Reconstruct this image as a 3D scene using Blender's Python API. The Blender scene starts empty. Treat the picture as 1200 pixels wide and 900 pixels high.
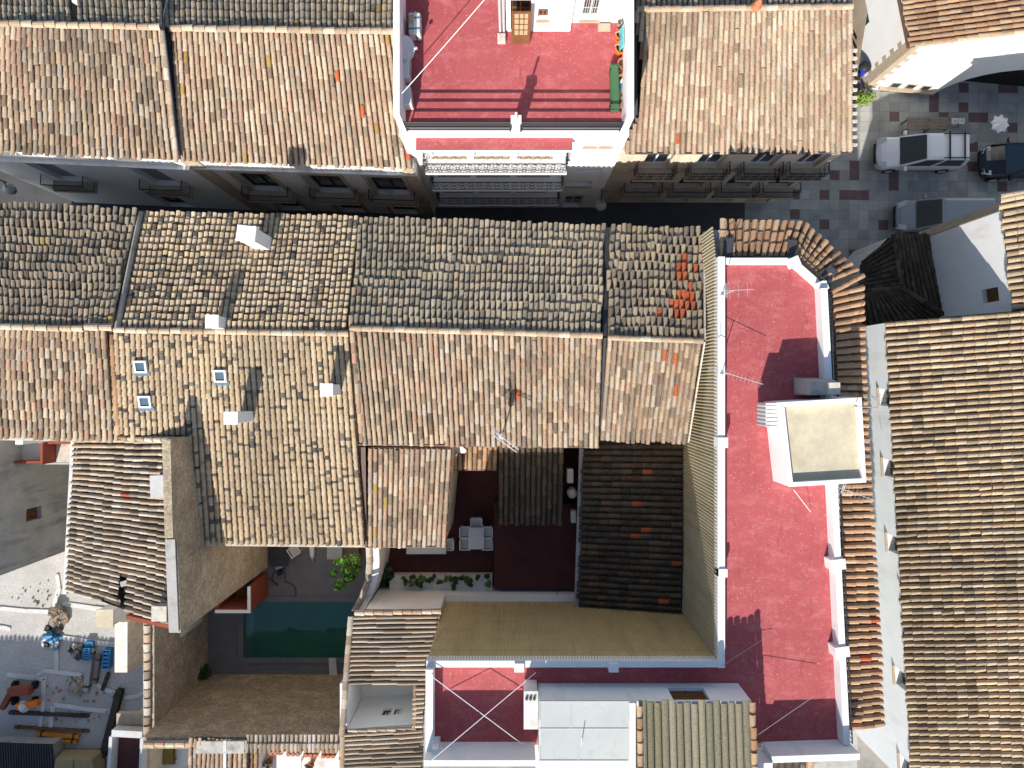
import bpy, math, random
import numpy as np
from mathutils import Vector, Matrix
R = random.Random(7)
SC = bpy.context.scene
COL = SC.collection
CAMZ, FPX = 36.0, 832.0

def P(x, y, z):
    """photo pixel (1200x900 frame of a nadir drone shot) at height z -> metres"""
    k = (CAMZ - z) / FPX
    return Vector(((x - 600) * k, (450 - y) * k, z))
def PIX(v):
    k = FPX / (CAMZ - v.z)
    return 600 + v.x * k, 450 - v.y * k
def lin(c):
    return tuple(((v / 255) / 12.92 if v <= 10 else ((v / 255 + .055) / 1.055) ** 2.4) for v in c)

# ------------------------------------------------------------------ objects
def props(o, label=None, cat=None, group=None, kind=None):
    if label: o['label'] = label
    if cat: o['category'] = cat
    if group: o['group'] = group
    if kind: o['kind'] = kind
    return o
def T(name, label, cat, loc, group=None, rz=0):
    o = bpy.data.objects.new(name, None)
    o.empty_display_size = .3
    o.location = loc
    o.rotation_euler = (0, 0, rz)
    COL.objects.link(o)
    return props(o, label, cat, group)
def worldloc(o):
    v = Vector((0, 0, 0))
    while o is not None:
        v = v + o.location
        o = o.parent
    return v
def copy_tree(o, parent=None):
    c = o.copy(); COL.objects.link(c)
    if parent is not None: c.parent = parent
    for ch in list(o.children): copy_tree(ch, c)
    return c

class MB:
    def __init__(s):
        s.v = []; s.f = []; s.m = []; s.c = []
    def add(s, vs, fs, mi=0, col=None):
        b = len(s.v)
        s.v.extend([tuple(q) for q in vs])
        for i, f in enumerate(fs):
            s.f.append([b + k for k in f]); s.m.append(mi)
            s.c.append(col[i] if isinstance(col, list) else col)
    def quad(s, a, b, c, d, mi=0): s.add([a, b, c, d], [(0, 1, 2, 3)], mi)
    def poly(s, pts, mi=0): s.add(pts, [tuple(range(len(pts)))], mi)
    def hexa(s, p, mi=0):
        """8 points: bottom 0-3 ccw, top 4-7"""
        s.add(p, [(3, 2, 1, 0), (4, 5, 6, 7), (0, 1, 5, 4), (1, 2, 6, 5), (2, 3, 7, 6), (3, 0, 4, 7)], mi)
    def box(s, lo, hi, mi=0):
        x0, y0, z0 = lo; x1, y1, z1 = hi
        s.hexa([(x0, y0, z0), (x1, y0, z0), (x1, y1, z0), (x0, y1, z0), (x0, y0, z1), (x1, y0, z1), (x1, y1, z1), (x0, y1, z1)], mi)
    def obox(s, c, size, rz=0, mi=0, tilt=None):
        """box centred at c (bottom centre), rotated about z, optional Matrix tilt"""
        sx, sy, sz = size
        M = Matrix.Rotation(rz, 3, 'Z')
        if tilt is not None: M = M @ tilt
        pts = [Vector((x, y, z)) for z in (0, sz) for x, y in ((-sx/2, -sy/2), (sx/2, -sy/2), (sx/2, sy/2), (-sx/2, sy/2))]
        s.hexa([Vector(c) + M @ q for q in pts], mi)
    def prism(s, xy, z0, z1, mi=0, mtop=None):
        n = len(xy)
        vs = [(p[0], p[1], z0) for p in xy] + [(p[0], p[1], z1) for p in xy]
        area = sum(xy[i][0]*xy[(i+1) % n][1] - xy[(i+1) % n][0]*xy[i][1] for i in range(n))
        idx = list(range(n)) if area > 0 else list(range(n))[::-1]
        s.add(vs, [tuple(idx[::-1])] + [(idx[i], idx[(i+1) % n], idx[(i+1) % n] + n, idx[i] + n) for i in range(n)], mi)
        s.add([vs[n + i] for i in idx], [tuple(range(n))], mi if mtop is None else mtop)
    def tube(s, a, b, r, n=6, mi=0, r2=None):
        a = Vector(a); b = Vector(b); d = b - a
        if d.length < 1e-6: return
        d.normalize()
        u = d.orthogonal().normalized(); w = d.cross(u)
        r2 = r if r2 is None else r2
        vs = [a + (u*math.cos(2*math.pi*i/n) + w*math.sin(2*math.pi*i/n))*r for i in range(n)]
        vs += [b + (u*math.cos(2*math.pi*i/n) + w*math.sin(2*math.pi*i/n))*r2 for i in range(n)]
        s.add(vs, [(i, (i+1) % n, (i+1) % n + n, i + n) for i in range(n)] + [tuple(range(n))[::-1], tuple(range(n, 2*n))], mi)
    def path(s, pts, r, n=5, mi=0):
        for a, b in zip(pts[:-1], pts[1:]): s.tube(a, b, r, n, mi)
    def lathe(s, c, prof, n=14, mi=0, axis=None):
        """prof: list of (radius, height)"""
        c = Vector(c)
        M = Matrix.Identity(3) if axis is None else Vector((0, 0, 1)).rotation_difference(Vector(axis)).to_matrix()
        vs = []
        for r, h in prof:
            for i in range(n):
                t = 2*math.pi*i/n
                vs.append(c + M @ Vector((r*math.cos(t), r*math.sin(t), h)))
        fs = []
        for j in range(len(prof)-1):
            for i in range(n):
                fs.append((j*n+i, j*n+(i+1) % n, (j+1)*n+(i+1) % n, (j+1)*n+i))
        fs.append(tuple(range(n))[::-1]); fs.append(tuple(range((len(prof)-1)*n, len(prof)*n)))
        s.add(vs, fs, mi)
    def build(s, name, mats, parent=None, smooth=False, bevel=0, label=None, loc=None):
        me = bpy.data.meshes.new(name)
        o = bpy.data.objects.new(name, me)
        if parent is not None:
            base = worldloc(parent)
        else:
            base = Vector(loc) if loc is not None else Vector((0, 0, 0))
        vs = np.array(s.v, dtype=np.float64) - np.array(base)[None, :]
        me.from_pydata(vs.tolist(), [], s.f)
        if not isinstance(mats, (list, tuple)): mats = [mats]
        for m in mats: me.materials.append(m)
        me.polygons.foreach_set('material_index', s.m)
        if any(c is not None for c in s.c):
            at = me.attributes.new('Col', 'FLOAT_COLOR', 'CORNER')
            cc = np.array([(c if c is not None else (.5, .5, .5)) for c in s.c])
            cnt = np.array([len(f) for f in s.f])
            full = np.ones((cnt.sum(), 4)); full[:, :3] = np.repeat(cc, cnt, axis=0)
            at.data.foreach_set('color', full.ravel())
        if smooth: me.polygons.foreach_set('use_smooth', [True]*len(s.f))
        me.update(); me.validate()
        if parent is not None: o.parent = parent
        elif loc is not None: o.location = loc
        COL.objects.link(o)
        if bevel:
            b = o.modifiers.new('bevel', 'BEVEL'); b.width = bevel; b.segments = 2; b.limit_method = 'ANGLE'
        if label: o['label'] = label
        return o

# ------------------------------------------------------------------ materials
def newmat(name):
    m = bpy.data.materials.new(name); m.use_nodes = True
    nt = m.node_tree
    return m, nt, nt.nodes['Principled BSDF']
def node(nt, t, **kw):
    n = nt.nodes.new(t)
    for k, v in kw.items():
        if k in n.inputs: n.inputs[k].default_value = v
        else: setattr(n, k, v)
    return n
def mixc(nt, fac, a, b, blend='MIX'):
    n = nt.nodes.new('ShaderNodeMix'); n.data_type = 'RGBA'; n.blend_type = blend
    for key, val in ((0, fac), (6, a), (7, b)):
        if hasattr(val, 'is_output') or isinstance(val, bpy.types.NodeSocket): nt.links.new(val, n.inputs[key])
        elif key == 0: n.inputs[0].default_value = val
        else: n.inputs[key].default_value = (*val, 1) if len(val) == 3 else val
    return n.outputs[2]
def ramp(nt, sock, a, b):
    n = nt.nodes.new('ShaderNodeMapRange'); n.clamp = True
    n.inputs[1].default_value = a; n.inputs[2].default_value = b
    nt.links.new(sock, n.inputs[0])
    return n.outputs[0]
def noise(nt, scale, detail=4, rough=.55, stretch=None, out=0):
    tc = nt.nodes.new('ShaderNodeTexCoord')
    n = nt.nodes.new('ShaderNodeTexNoise')
    n.inputs['Scale'].default_value = scale; n.inputs['Detail'].default_value = detail; n.inputs['Roughness'].default_value = rough
    if stretch:
        mp = nt.nodes.new('ShaderNodeMapping'); mp.inputs['Scale'].default_value = stretch
        nt.links.new(tc.outputs['Object'], mp.inputs[0]); nt.links.new(mp.outputs[0], n.inputs['Vector'])
    else:
        nt.links.new(tc.outputs['Object'], n.inputs['Vector'])
    return n.outputs[out]
def bumpit(nt, bs, sock, strength=.3, dist=.02):
    b = nt.nodes.new('ShaderNodeBump'); b.inputs['Strength'].default_value = strength; b.inputs['Distance'].default_value = dist
    nt.links.new(sock, b.inputs['Height']); nt.links.new(b.outputs[0], bs.inputs['Normal'])
def M(name, col, var=.12, scale=2.5, rough=.85, bump=0, bscale=25, stain=None, sscale=1.2, srange=(.52, .7), sstretch=None, metal=0, spec=.3, fine=0, fscale=40):
    m, nt, bs = newmat(name)
    n1 = noise(nt, scale, 5)
    f = ramp(nt, n1, .3, .7)
    c = mixc(nt, f, tuple(v*(1-var) for v in col), tuple(min(1, v*(1+var)) for v in col))
    if fine:
        c = mixc(nt, ramp(nt, noise(nt, fscale, 3), .35, .65), c, mixc(nt, 1.0, c, (1-fine,)*3, 'MULTIPLY'))
    if stain:
        c = mixc(nt, ramp(nt, noise(nt, sscale, 6, .65, sstretch), *srange), c, stain)
    nt.links.new(c, bs.inputs['Base Color'])
    bs.inputs['Roughness'].default_value = rough; bs.inputs['Metallic'].default_value = metal
    bs.inputs['Specular IOR Level'].default_value = spec
    if bump: bumpit(nt, bs, noise(nt, bscale, 5), bump, .03)
    return m

def tile_mat():
    m, nt, bs = newmat('roof_tile_clay')
    a = nt.nodes.new('ShaderNodeAttribute'); a.attribute_name = 'Col'
    c = a.outputs['Color']
    c = mixc(nt, ramp(nt, noise(nt, 17, 6, .8), .44, .66), c, mixc(nt, 1.0, c, (.58, .55, .52), 'MULTIPLY'))
    c = mixc(nt, ramp(nt, noise(nt, 37, 3, .6), .54, .7), c, mixc(nt, .5, c, (.55, .52, .45)))
    c = mixc(nt, ramp(nt, noise(nt, 60, 3, .6), .6, .68), c, mixc(nt, 1.0, c, (.4, .38, .35), 'MULTIPLY'))
    nt.links.new(c, bs.inputs['Base Color']); bs.inputs['Roughness'].default_value = .9; bs.inputs['Specular IOR Level'].default_value = .15
    bumpit(nt, bs, noise(nt, 45, 4, .7), .35, .01)
    return m
M_TILE = tile_mat()
M_WHITE = M('white_limewash', (.8, .8, .79), .03, 1.2, .9, .15, 12, stain=(.6, .59, .56), sscale=.9, srange=(.56, .8), sstretch=(1.4, 1.4, .35))
M_WHITE2 = M('white_weathered_render', (.68, .68, .66), .06, 1.2, .9, .2, 14, stain=(.45, .43, .39), sscale=1.1, srange=(.5, .75), sstretch=(1.5, 1.5, .3))
M_PALEBLUE = M('blue_white_render', (.73, .77, .79), .04, 1.1, .9, .12, 14, stain=(.56, .58, .58), sscale=.9, srange=(.52, .8), sstretch=(1.4, 1.4, .35))
M_CREAM = M('cream_render', (.62, .5, .37), .08, 1.5, .9, .15, 14, stain=(.42, .34, .26), srange=(.5, .75), sstretch=(1.5, 1.5, .3))
M_GREY = M('grey_cement_render', (.44, .425, .385), .16, .9, .92, .2, 14, stain=(.17, .165, .15), sscale=.8, srange=(.48, .72), sstretch=(1.6, 1.6, .3))
M_LGREY = M('pale_grey_render', (.55, .56, .56), .06, 1.1, .9, .12, 14, stain=(.42, .42, .42), srange=(.5, .8))
M_OCHRE = M('ochre_stone', (.5, .41, .29), .22, 1.2, .95, .8, 9, stain=(.27, .22, .16), sscale=2.2, srange=(.5, .7), sstretch=(1, 1, 2.2), fine=.42, fscale=9)
def red_mat():
    m, nt, bs = newmat('red_terrace_paint')
    c = mixc(nt, ramp(nt, noise(nt, .45, 3), .3, .7), (.36, .08, .085), (.43, .097, .102))
    c = mixc(nt, ramp(nt, noise(nt, 1.4, 8, .75, (1, 1.8, 1)), .5, .76), c, (.52, .175, .168))
    c = mixc(nt, ramp(nt, noise(nt, 6.5, 5, .75), .57, .72), c, (.5, .2, .185))
    c = mixc(nt, ramp(nt, noise(nt, 16, 3, .6), .63, .72), c, (.6, .3, .27))
    c = mixc(nt, ramp(nt, noise(nt, 2.3, 6, .6, (2.2, .5, 1)), .58, .72), c, mixc(nt, 1.0, c, (.78, .74, .74), 'MULTIPLY'))
    nt.links.new(c, bs.inputs['Base Color']); bs.inputs['Roughness'].default_value = .8; bs.inputs['Specular IOR Level'].default_value = .2
    bumpit(nt, bs, noise(nt, 18, 4), .08, .02)
    return m
M_RED = red_mat()
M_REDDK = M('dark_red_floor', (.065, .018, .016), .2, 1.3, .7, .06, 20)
M_TAN2 = M('golden_metal_cladding', (.54, .43, .22), .07, 1.1, .6, 0, stain=(.38, .3, .16), sscale=1.6, srange=(.5, .78), sstretch=(1.6, 1.6, .16), spec=.3)
M_TAN = M('tan_metal_cladding', (.42, .365, .245), .07, 1.1, .6, 0, stain=(.3, .24, .14), sscale=1.6, srange=(.5, .78), sstretch=(1.6, 1.6, .16), spec=.3)
M_FLASH = M('dark_flashing', (.05, .052, .058), .15, 2, .7)
M_IRON = M('black_iron', (.018, .018, .02), .1, 3, .5)
M_ALU = M('aluminium', (.5, .51, .52), .05, 3, .4, metal=.15)
M_PLASTIC = M('white_plastic', (.6, .6, .58), .03, 3, .45, spec=.5)
M_GUTTER = M('brown_gutter', (.11, .06, .045), .15, 2, .6)
M_GGUTTER = M('grey_gutter', (.36, .37, .38), .08, 2, .5)
M_CONC = M('concrete', (.4, .39, .37), .12, 1.2, .92, .25, 18, stain=(.26, .25, .23), sscale=1.7, fine=.15)
M_SLATE = M('slate_pavers', (.16, .165, .17), .12, 1.5, .8, .1)
M_WOOD = M('brown_wood', (.17, .075, .03), .2, 3, .6, .2, 30)
M_PWOOD = M('pale_wood', (.42, .31, .19), .15, 3, .75, .2, 30)
M_OLDWOOD = M('weathered_timber', (.2, .165, .13), .25, 4, .85, .3, 22)
M_DKWOOD = M('dark_timber', (.06, .045, .035), .3, 4, .8, .3, 22)
M_GREEN = M('green_paint', (.06, .15, .07), .1, 2, .5)
M_DGREEN = M('dark_green_paint', (.012, .045, .028), .1, 2, .5)
M_ORANGE = M('orange_plastic', (.75, .17, .015), .06, 3, .45)
M_BLUE = M('blue_plastic', (.03, .2, .42), .12, 3, .5)
M_CYAN = M('cyan_board', (.12, .5, .55), .08, 3, .5)
M_TERRA = M('terracotta', (.42, .16, .08), .12, 6, .85, .2, 30)
M_BRICKRED = M('red_brick_paint', (.25, .065, .04), .12, 3, .85, .15)
M_YELLOW = M('yellow_paint', (.65, .45, .03), .08, 3, .5)
M_DARK = M('dark_interior', (.012, .011, .01), .2, 2, .9)
M_SHUT = M('grey_lilac_shutter', (.3, .28, .29), .05, 2, .6)
M_STONE = M('sandstone_trim', (.42, .34, .25), .12, 3, .9, .2)
M_CREAMROOF = M('cream_roof_coating', (.6, .53, .38), .06, .8, .85, .15, 16, stain=(.44, .39, .29), sscale=1.3, srange=(.46, .74), fine=.1, fscale=6)
M_RUBBLE = M('rubble_stone', (.34, .3, .25), .3, 5, .95, .6, 18)
M_MORTAR = M('pale_mortar', (.58, .53, .46), .15, 4, .95, .5, 16, stain=(.38, .33, .27), sscale=3)
M_SIGNBLUE = M('blue_sign', (.01, .05, .45), .03, 3, .4)
M_CARWHITE_SHADE = M('shaded_white_car_paint', (.26, .29, .31), .02, 1, .25, spec=.6)  # white van paint greyed, the shade it stands in put into the colour
M_CARWHITE = M('white_car_paint', (.72, .73, .74), .02, 1, .25, spec=.6)
M_CARBLACK = M('black_car_paint', (.008, .01, .012), .05, 1, .15, spec=.6)
M_TYRE = M('tyre_rubber', (.015, .015, .015), .1, 4, .9)
M_CARTRIM = M('black_trim', (.02, .02, .022), .1, 4, .6)
M_TAIL = M('tail_light', (.35, .01, .01), .03, 4, .3)
def glass_mat(name, col, rough=.08):
    m, nt, bs = newmat(name)
    bs.inputs['Base Color'].default_value = (*col, 1); bs.inputs['Roughness'].default_value = rough
    bs.inputs['Specular IOR Level'].default_value = .8
    return m
M_GLASS = glass_mat('dark_glass', (.015, .022, .028))
M_CARGLASS = glass_mat('car_glass', (.02, .04, .055), .04)
M_SKYGLASS = glass_mat('skylight_glass', (.05, .1, .15), .25)
M_BLUEMETAL = M('blue_grey_metal', (.09, .17, .23), .1, 3, .5)
def canopy_mat():
    m, nt, bs = newmat('polycarbonate_sheet')
    c = mixc(nt, ramp(nt, noise(nt, .8, 4), .35, .7), (.43, .46, .44), (.52, .54, .51))
    c = mixc(nt, ramp(nt, noise(nt, 1.6, 6, .7), .52, .75), c, (.38, .39, .35))
    nt.links.new(c, bs.inputs['Base Color']); bs.inputs['Roughness'].default_value = .35
    return m
M_CANOPY = canopy_mat()
def water_mat():
    m, nt, bs = newmat('pool_water')
    bs.inputs['Base Color'].default_value = (.0, .25, .27, 1)
    bs.inputs['Roughness'].default_value = .04
    bs.inputs['Transmission Weight'].default_value = .0
    c = mixc(nt, ramp(nt, noise(nt, .35, 2), .35, .65), (.001, .085, .075), (.002, .09, .06))
    nt.links.new(c, bs.inputs['Base Color'])
    bumpit(nt, bs, noise(nt, 2.2, 2), .06, .05)
    return m
M_WATER = water_mat()
def leaf_mat(name, a, b):
    m, nt, bs = newmat(name)
    at = nt.nodes.new('ShaderNodeAttribute'); at.attribute_name = 'Col'
    nt.links.new(at.outputs['Color'], bs.inputs['Base Color'])
    bs.inputs['Roughness'].default_value = .55; bs.inputs['Specular IOR Level'].default_value = .3
    return m
M_LEAF = leaf_mat('leaves', 0, 0)
def paving_mat():
    """grey square pavers with scattered dark red ones"""
    m, nt, bs = newmat('plaza_paving')
    tc = nt.nodes.new('ShaderNodeTexCoord')
    mp = nt.nodes.new('ShaderNodeMapping'); mp.inputs['Scale'].default_value = (1/.5,)*3; mp.inputs['Rotation'].default_value = (0, 0, .01)
    nt.links.new(tc.outputs['Object'], mp.inputs[0])
    fl = node(nt, 'ShaderNodeVectorMath', operation='FLOOR'); nt.links.new(mp.outputs[0], fl.inputs[0])
    wn = nt.nodes.new('ShaderNodeTexWhiteNoise'); wn.noise_dimensions = '2D'; nt.links.new(fl.outputs[0], wn.inputs['Vector'])
    fr = node(nt, 'ShaderNodeVectorMath', operation='FRACTION'); nt.links.new(mp.outputs[0], fr.inputs[0])
    sp = nt.nodes.new('ShaderNodeSeparateXYZ'); nt.links.new(fr.outputs[0], sp.inputs[0])
    def edge(s):
        mn = node(nt, 'ShaderNodeMath', operation='PINGPONG'); mn.inputs[1].default_value = .5
        nt.links.new(s, mn.inputs[0]); return mn.outputs[0]
    mi = node(nt, 'ShaderNodeMath', operation='MINIMUM'); nt.links.new(edge(sp.outputs[0]), mi.inputs[0]); nt.links.new(edge(sp.outputs[1]), mi.inputs[1])
    v = mixc(nt, wn.outputs['Value'], (.28, .29, .27), (.4, .4, .375))
    gt = node(nt, 'ShaderNodeMath', operation='GREATER_THAN'); gt.inputs[1].default_value = .885
    wn2 = nt.nodes.new('ShaderNodeTexWhiteNoise'); wn2.noise_dimensions = '3D'
    ad = node(nt, 'ShaderNodeVectorMath', operation='ADD'); ad.inputs[1].default_value = (3.7, 9.1, 2.2); nt.links.new(fl.outputs[0], ad.inputs[0]); nt.links.new(ad.outputs[0], wn2.inputs['Vector'])
    nt.links.new(wn2.outputs['Value'], gt.inputs[0])
    c = mixc(nt, gt.outputs[0], v, (.15, .09, .09))
    c = mixc(nt, ramp(nt, mi.outputs[0], 0, .03), (.2, .2, .185), c)
    c = mixc(nt, ramp(nt, noise(nt, 1.1, 6), .45, .75), c, mixc(nt, 1.0, c, (.68, .66, .64), 'MULTIPLY'))
    nt.links.new(c, bs.inputs['Base Color']); bs.inputs['Roughness'].default_value = .75
    return m
M_PAVE = paving_mat()
M_GROUND = M('dusty_ground', (.27, .25, .22), .15, .8, .95, .3, 12, stain=(.18, .165, .145), sscale=.7)
M_ROAD = M('old_asphalt', (.075, .075, .077), .15, 1.3, .9, .2, 30)
M_SITE = M('site_concrete', (.52, .5, .47), .1, .7, .95, .25, 12, stain=(.38, .36, .33), sscale=.6, srange=(.45, .75), fine=.2, fscale=9)
M_CHALK = M('lime_footing', (.6, .59, .57), .08, 2, .95, .2, 15)
# ------------------------------------------------------------------ roofs of barrel tiles
ALB = .74
def pal(*cs): return [tuple(v*ALB for v in lin(c)) for c in cs]
PAL = {
 'warm': pal((228,206,178),(216,192,160),(206,180,148),(206,170,144),(188,156,130),(164,140,118),(220,208,190),(176,162,144),(144,128,112),(222,194,156),(202,186,162),(204,160,134)),
 'pink': pal((232,212,184),(224,200,168),(216,188,154),(212,176,148),(204,170,142),(186,160,134),(226,210,188),(194,176,150),(206,164,138),(234,206,174)),
 'grey': pal((208,192,166),(196,180,154),(216,200,172),(180,168,148),(208,182,150),(220,202,164),(168,158,142),(200,188,168),(190,172,148),(152,144,130)),
 'dkgrey': pal((194,176,150),(178,164,142),(202,184,156),(160,150,134),(200,170,140),(208,188,152),(144,136,124),(130,122,110),(182,162,138)),
 'yellow': pal((240,218,182),(236,210,170),(230,202,162),(240,222,192),(226,200,168),(234,206,160),(224,192,164),(238,214,174)),
 'ochre': pal((220,198,164),(212,186,150),(226,204,172),(200,174,142),(208,176,140),(182,162,136),(216,190,150)),
 'dark': pal((98,86,68),(86,78,64),(112,96,76),(76,70,60),(104,72,56),(68,62,55),(118,104,82)),
 'old': pal((222,208,188),(210,194,170),(200,182,156),(230,218,202),(188,168,144),(212,184,158),(170,156,138)),
 'fresh': pal((222,180,140),(214,170,130),(206,158,118),(226,190,152),(198,156,120)),
 'terra': pal((206,168,132),(198,156,120),(190,146,112),(210,180,146),(176,136,106)),
 'olive': pal((172,164,136),(160,154,128),(180,172,146),(150,146,124),(164,154,120)),
 'mortar': pal((226,208,184),(214,192,164),(222,202,174),(206,180,150),(196,174,150),(218,188,156)),
}
ORANGE = pal((214,112,66),(206,102,60),(196,96,66))
MOSS = pal((196,164,92),(188,150,86))
SOOT = pal((116,109,101),(98,94,91),(130,120,108))
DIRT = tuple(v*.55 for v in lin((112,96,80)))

def tiles(mb, A, B, C, D, pitch=.205, course=.36, palette='warm', flash=0, dark=0, orange=0, moss=0, stag=.0, lf=1.0, clip=None, sag=.03, wid=.43, hgt=.38, chan=True, seed=1, patch=None, jit=1.0, orangefn=None, wob=.0):
    """barrel tiles on the bilinear patch A,B (ridge) - C,D (eave); A above D, B above C (photo px + height)"""
    r = random.Random(seed)
    A, B, C, D = [Vector(P(*q)) if not isinstance(q, Vector) else q for q in (A, B, C, D)]
    n = max(1, round(((B-A).length + (C-D).length)/2/pitch))
    m = max(1, round(((D-A).length + (C-B).length)/2/course))
    cs = PAL[palette]; mean = tuple(sum(q[k] for q in cs)/len(cs) for k in range(3))
    ph = [r.uniform(0, 6.3) for _ in range(6)]
    def pt(u, v):
        q = (A*(1-u) + B*u)*(1-v) + (D*(1-u) + C*u)*v
        return q
    def bend(u, v):
        return sag*(math.sin(u*7.1*max(1, n/40)+ph[0])*math.sin(v*4.3+ph[1]) + .5*math.sin(u*17+ph[2]+v*6) + .35*math.sin(v*15+ph[3]+u*5))
    NS = 5
    cosv = [(math.cos(math.pi*k/NS), math.sin(math.pi*k/NS)) for k in range(NS+1)]
    tone = [r.uniform(.9, 1.08) for _ in range(n)]
    # slow patches of colour preference over the roof
    bl = [(r.uniform(0, 1), r.uniform(0, 1), r.uniform(.08, .28), r.uniform(-.28, .22)) for _ in range(9)]
    V, F, K = mb.v, mb.f, mb.c
    for i in range(n):
        u = (i+.5)/n
        off = r.uniform(-.5, .5)*stag + .12*r.uniform(-1, 1)
        lat = r.uniform(-.025, .025)*jit
        for j in range(-1 if stag else 0, m):
            v0 = (j + off)/m; v1 = (j + 1 + off)/m
            if j == m-1 or v1 > 1: v1 = 1.0 + r.uniform(-.015, .02)*min(1, 8/m)
            v0 = max(0.0, v0)
            if j == 0 and not stag: v0 = 0
            if v1 - v0 < .25/m: continue
            if clip is not None:
                px, py = PIX(pt(u, (v0+v1)/2))
                if not clip(px, py): continue
            slip = r.random() < .012*jit
            du = lat + r.uniform(-.02, .02)*jit + wob*(math.sin(v0*9+ph[4]+u*5) + .6*math.sin(v0*21+u*11+ph[5])) + (r.uniform(-.12, .12) if slip else 0)
            if slip: v0 = min(1, v0+.12/m); v1 = min(1.01, v1+.2/m)
            p0 = pt(u + du/n, v0); p1 = pt(u + (du + r.uniform(-.03, .03)*jit + (r.uniform(-.16, .16) if slip else 0))/n, v1)
            dn = (p1-p0)
            L = dn.length
            if L < 1e-4: continue
            dn = dn/L
            ac = (pt(min(1, u+.01), v0) - pt(max(0, u-.01), v0)).normalized()
            nr = ac.cross(dn)
            if nr.z < 0: nr = -nr
            nr.normalize()
            w = pitch*wid*r.uniform(.94, 1.05); h = pitch*hgt
            b0 = bend(u, v0); b1 = bend(u, v1)
            lift = r.uniform(.028, .052)*lf
            tl = r.uniform(-.006, .006)
            c = cs[min(len(cs)-1, int(r.random()**1.15*len(cs)))]
            c = tuple(x*.72 + y*.28 for x, y in zip(c, mean))
            g = tone[i]*r.uniform(.87, 1.1)
            for bx, by, br, bv in bl:
                dd = ((u-bx)**2 + (v0-by)**2)/br**2
                if dd < 4: g *= 1 + bv*math.exp(-dd*1.4)
            c = tuple(min(.85, x*g) for x in c)
            q = r.random()
            if dark and q < dark:
                k_ = r.uniform(.5, .76); c = tuple(x*k_ for x in c)
            elif orange and q < dark+orange: c = r.choice(ORANGE)
            elif moss and q < dark+orange+moss: c = r.choice(MOSS)
            if orangefn is not None:
                px, py = PIX(p0)
                if r.random() < orangefn(px, py): c = r.choice(ORANGE)
            c2 = c
            if flash and r.random() < flash:
                k_ = r.uniform(.8, 1.5); s = r.choice(SOOT) if r.random() < .7 else tuple((y+z)/2 for y, z in zip(c, SOOT[2])); s = tuple(x*k_ for x in s)
                if r.random() < .6: c = s
                else: c2 = s
            sp = r.uniform(.34, .56) if flash else .5
            b = len(V)
            for t, rad, zz in ((0, .86, b0 + .004), (sp, .86+.14*sp, b0+(b1-b0)*sp + .004 + lift*sp), (1.0, 1.0, b1 + .004 + lift)):
                ce = p0 + dn*(L*1.06*t) + nr*zz
                for cx, sx in cosv:
                    V.append(tuple(ce + ac*(cx*w*rad) + nr*(sx*h*rad + tl*cx)))
            ce = p0 + dn*(L*1.06) + nr*(b1 + .004 + lift)
            for cx, sx in cosv:
                V.append(tuple(ce + ac*(cx*w*.8) + nr*(sx*h*.76)))
            N1 = NS+1
            for ring in range(2):
                o = b + ring*N1
                for k in range(NS):
                    F.append([o+k, o+k+1, o+N1+k+1, o+N1+k]); K.append(c if ring == 0 else c2)
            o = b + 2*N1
            ce_ = tuple(x*.7 for x in c2)  # end faces darkened: lip dirt plus joint shading put into the colour
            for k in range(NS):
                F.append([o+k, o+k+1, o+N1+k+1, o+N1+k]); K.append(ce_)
    if chan:
        for i in range(-1, n):
            for j in range(m):
                v0 = j/m; v1 = (j+1)/m
                if clip is not None:
                    px, py = PIX(pt((i+1)/n, (v0+v1)/2))
                    if not clip(px, py): continue
                us = [max(0, (i+.5)/n), min(1, max(0, (i+1)/n)), min(1, (i+1.5)/n)]
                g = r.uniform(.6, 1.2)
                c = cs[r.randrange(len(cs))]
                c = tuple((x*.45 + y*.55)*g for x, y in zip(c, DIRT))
                nr = (B-A).cross(D-A)
                if nr.z < 0: nr = -nr
                nr.normalize()
                b = len(V)
                for vv, up in ((v0, 0), (v1, .02)):
                    for k, uu in enumerate(us):
                        dz = (-.005, -.055, -.005)[k] + up
                        V.append(tuple(pt(uu, vv) + nr*(dz + bend(uu, vv))))
                for k in range(2):
                    F.append([b+k, b+k+1, b+3+k+1, b+3+k]); K.append(c)
    mb.m.extend([0]*(len(F)-len(mb.m)))

def caps(mb, a, b, rad=.1, length=.38, palette='warm', seed=3, lift=.03, jit=1, mortar=True):
    """a line of overlapping half-round ridge tiles on a mortar bed"""
    r = random.Random(seed)
    a = P(*a) if not isinstance(a, Vector) else a
    b = P(*b) if not isinstance(b, Vector) else b
    n = max(1, round((b-a).length/length))
    d = (b-a).normalized(); ac = d.cross(Vector((0, 0, 1))).normalized(); nr = ac.cross(d)
    if nr.z < 0: nr = -nr
    cs = PAL[palette]
    for i in range(n):
        p0 = a + (b-a)*(i/n); p1 = a + (b-a)*((i+1.06)/n)
        c = r.choice(cs); g = r.uniform(.8, 1.12); c = tuple(min(.85, x*g) for x in c)
        o = ac*r.uniform(-.012, .012)*jit; z = r.uniform(-.01, .01)
        vs = []
        for q, rr, up in ((p0, .88, 0), (p1, 1, lift)):
            for k in range(7):
                t = math.pi*k/6
                vs.append(q + o + ac*(math.cos(t)*rad*rr) + nr*(math.sin(t)*rad*rr*.9 + up + z))
        for k in range(7):
            t = math.pi*k/6
            vs.append(p1 + o + ac*(math.cos(t)*rad*.8) + nr*(math.sin(t)*rad*.7 + lift + z))
        fs = [(k, k+1, 7+k+1, 7+k) for k in range(6)] + [(7+k, 7+k+1, 14+k+1, 14+k) for k in range(6)]
        mb.add(vs, fs, 0, [c]*6 + [tuple(x*.6 for x in c)]*6)

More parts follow.
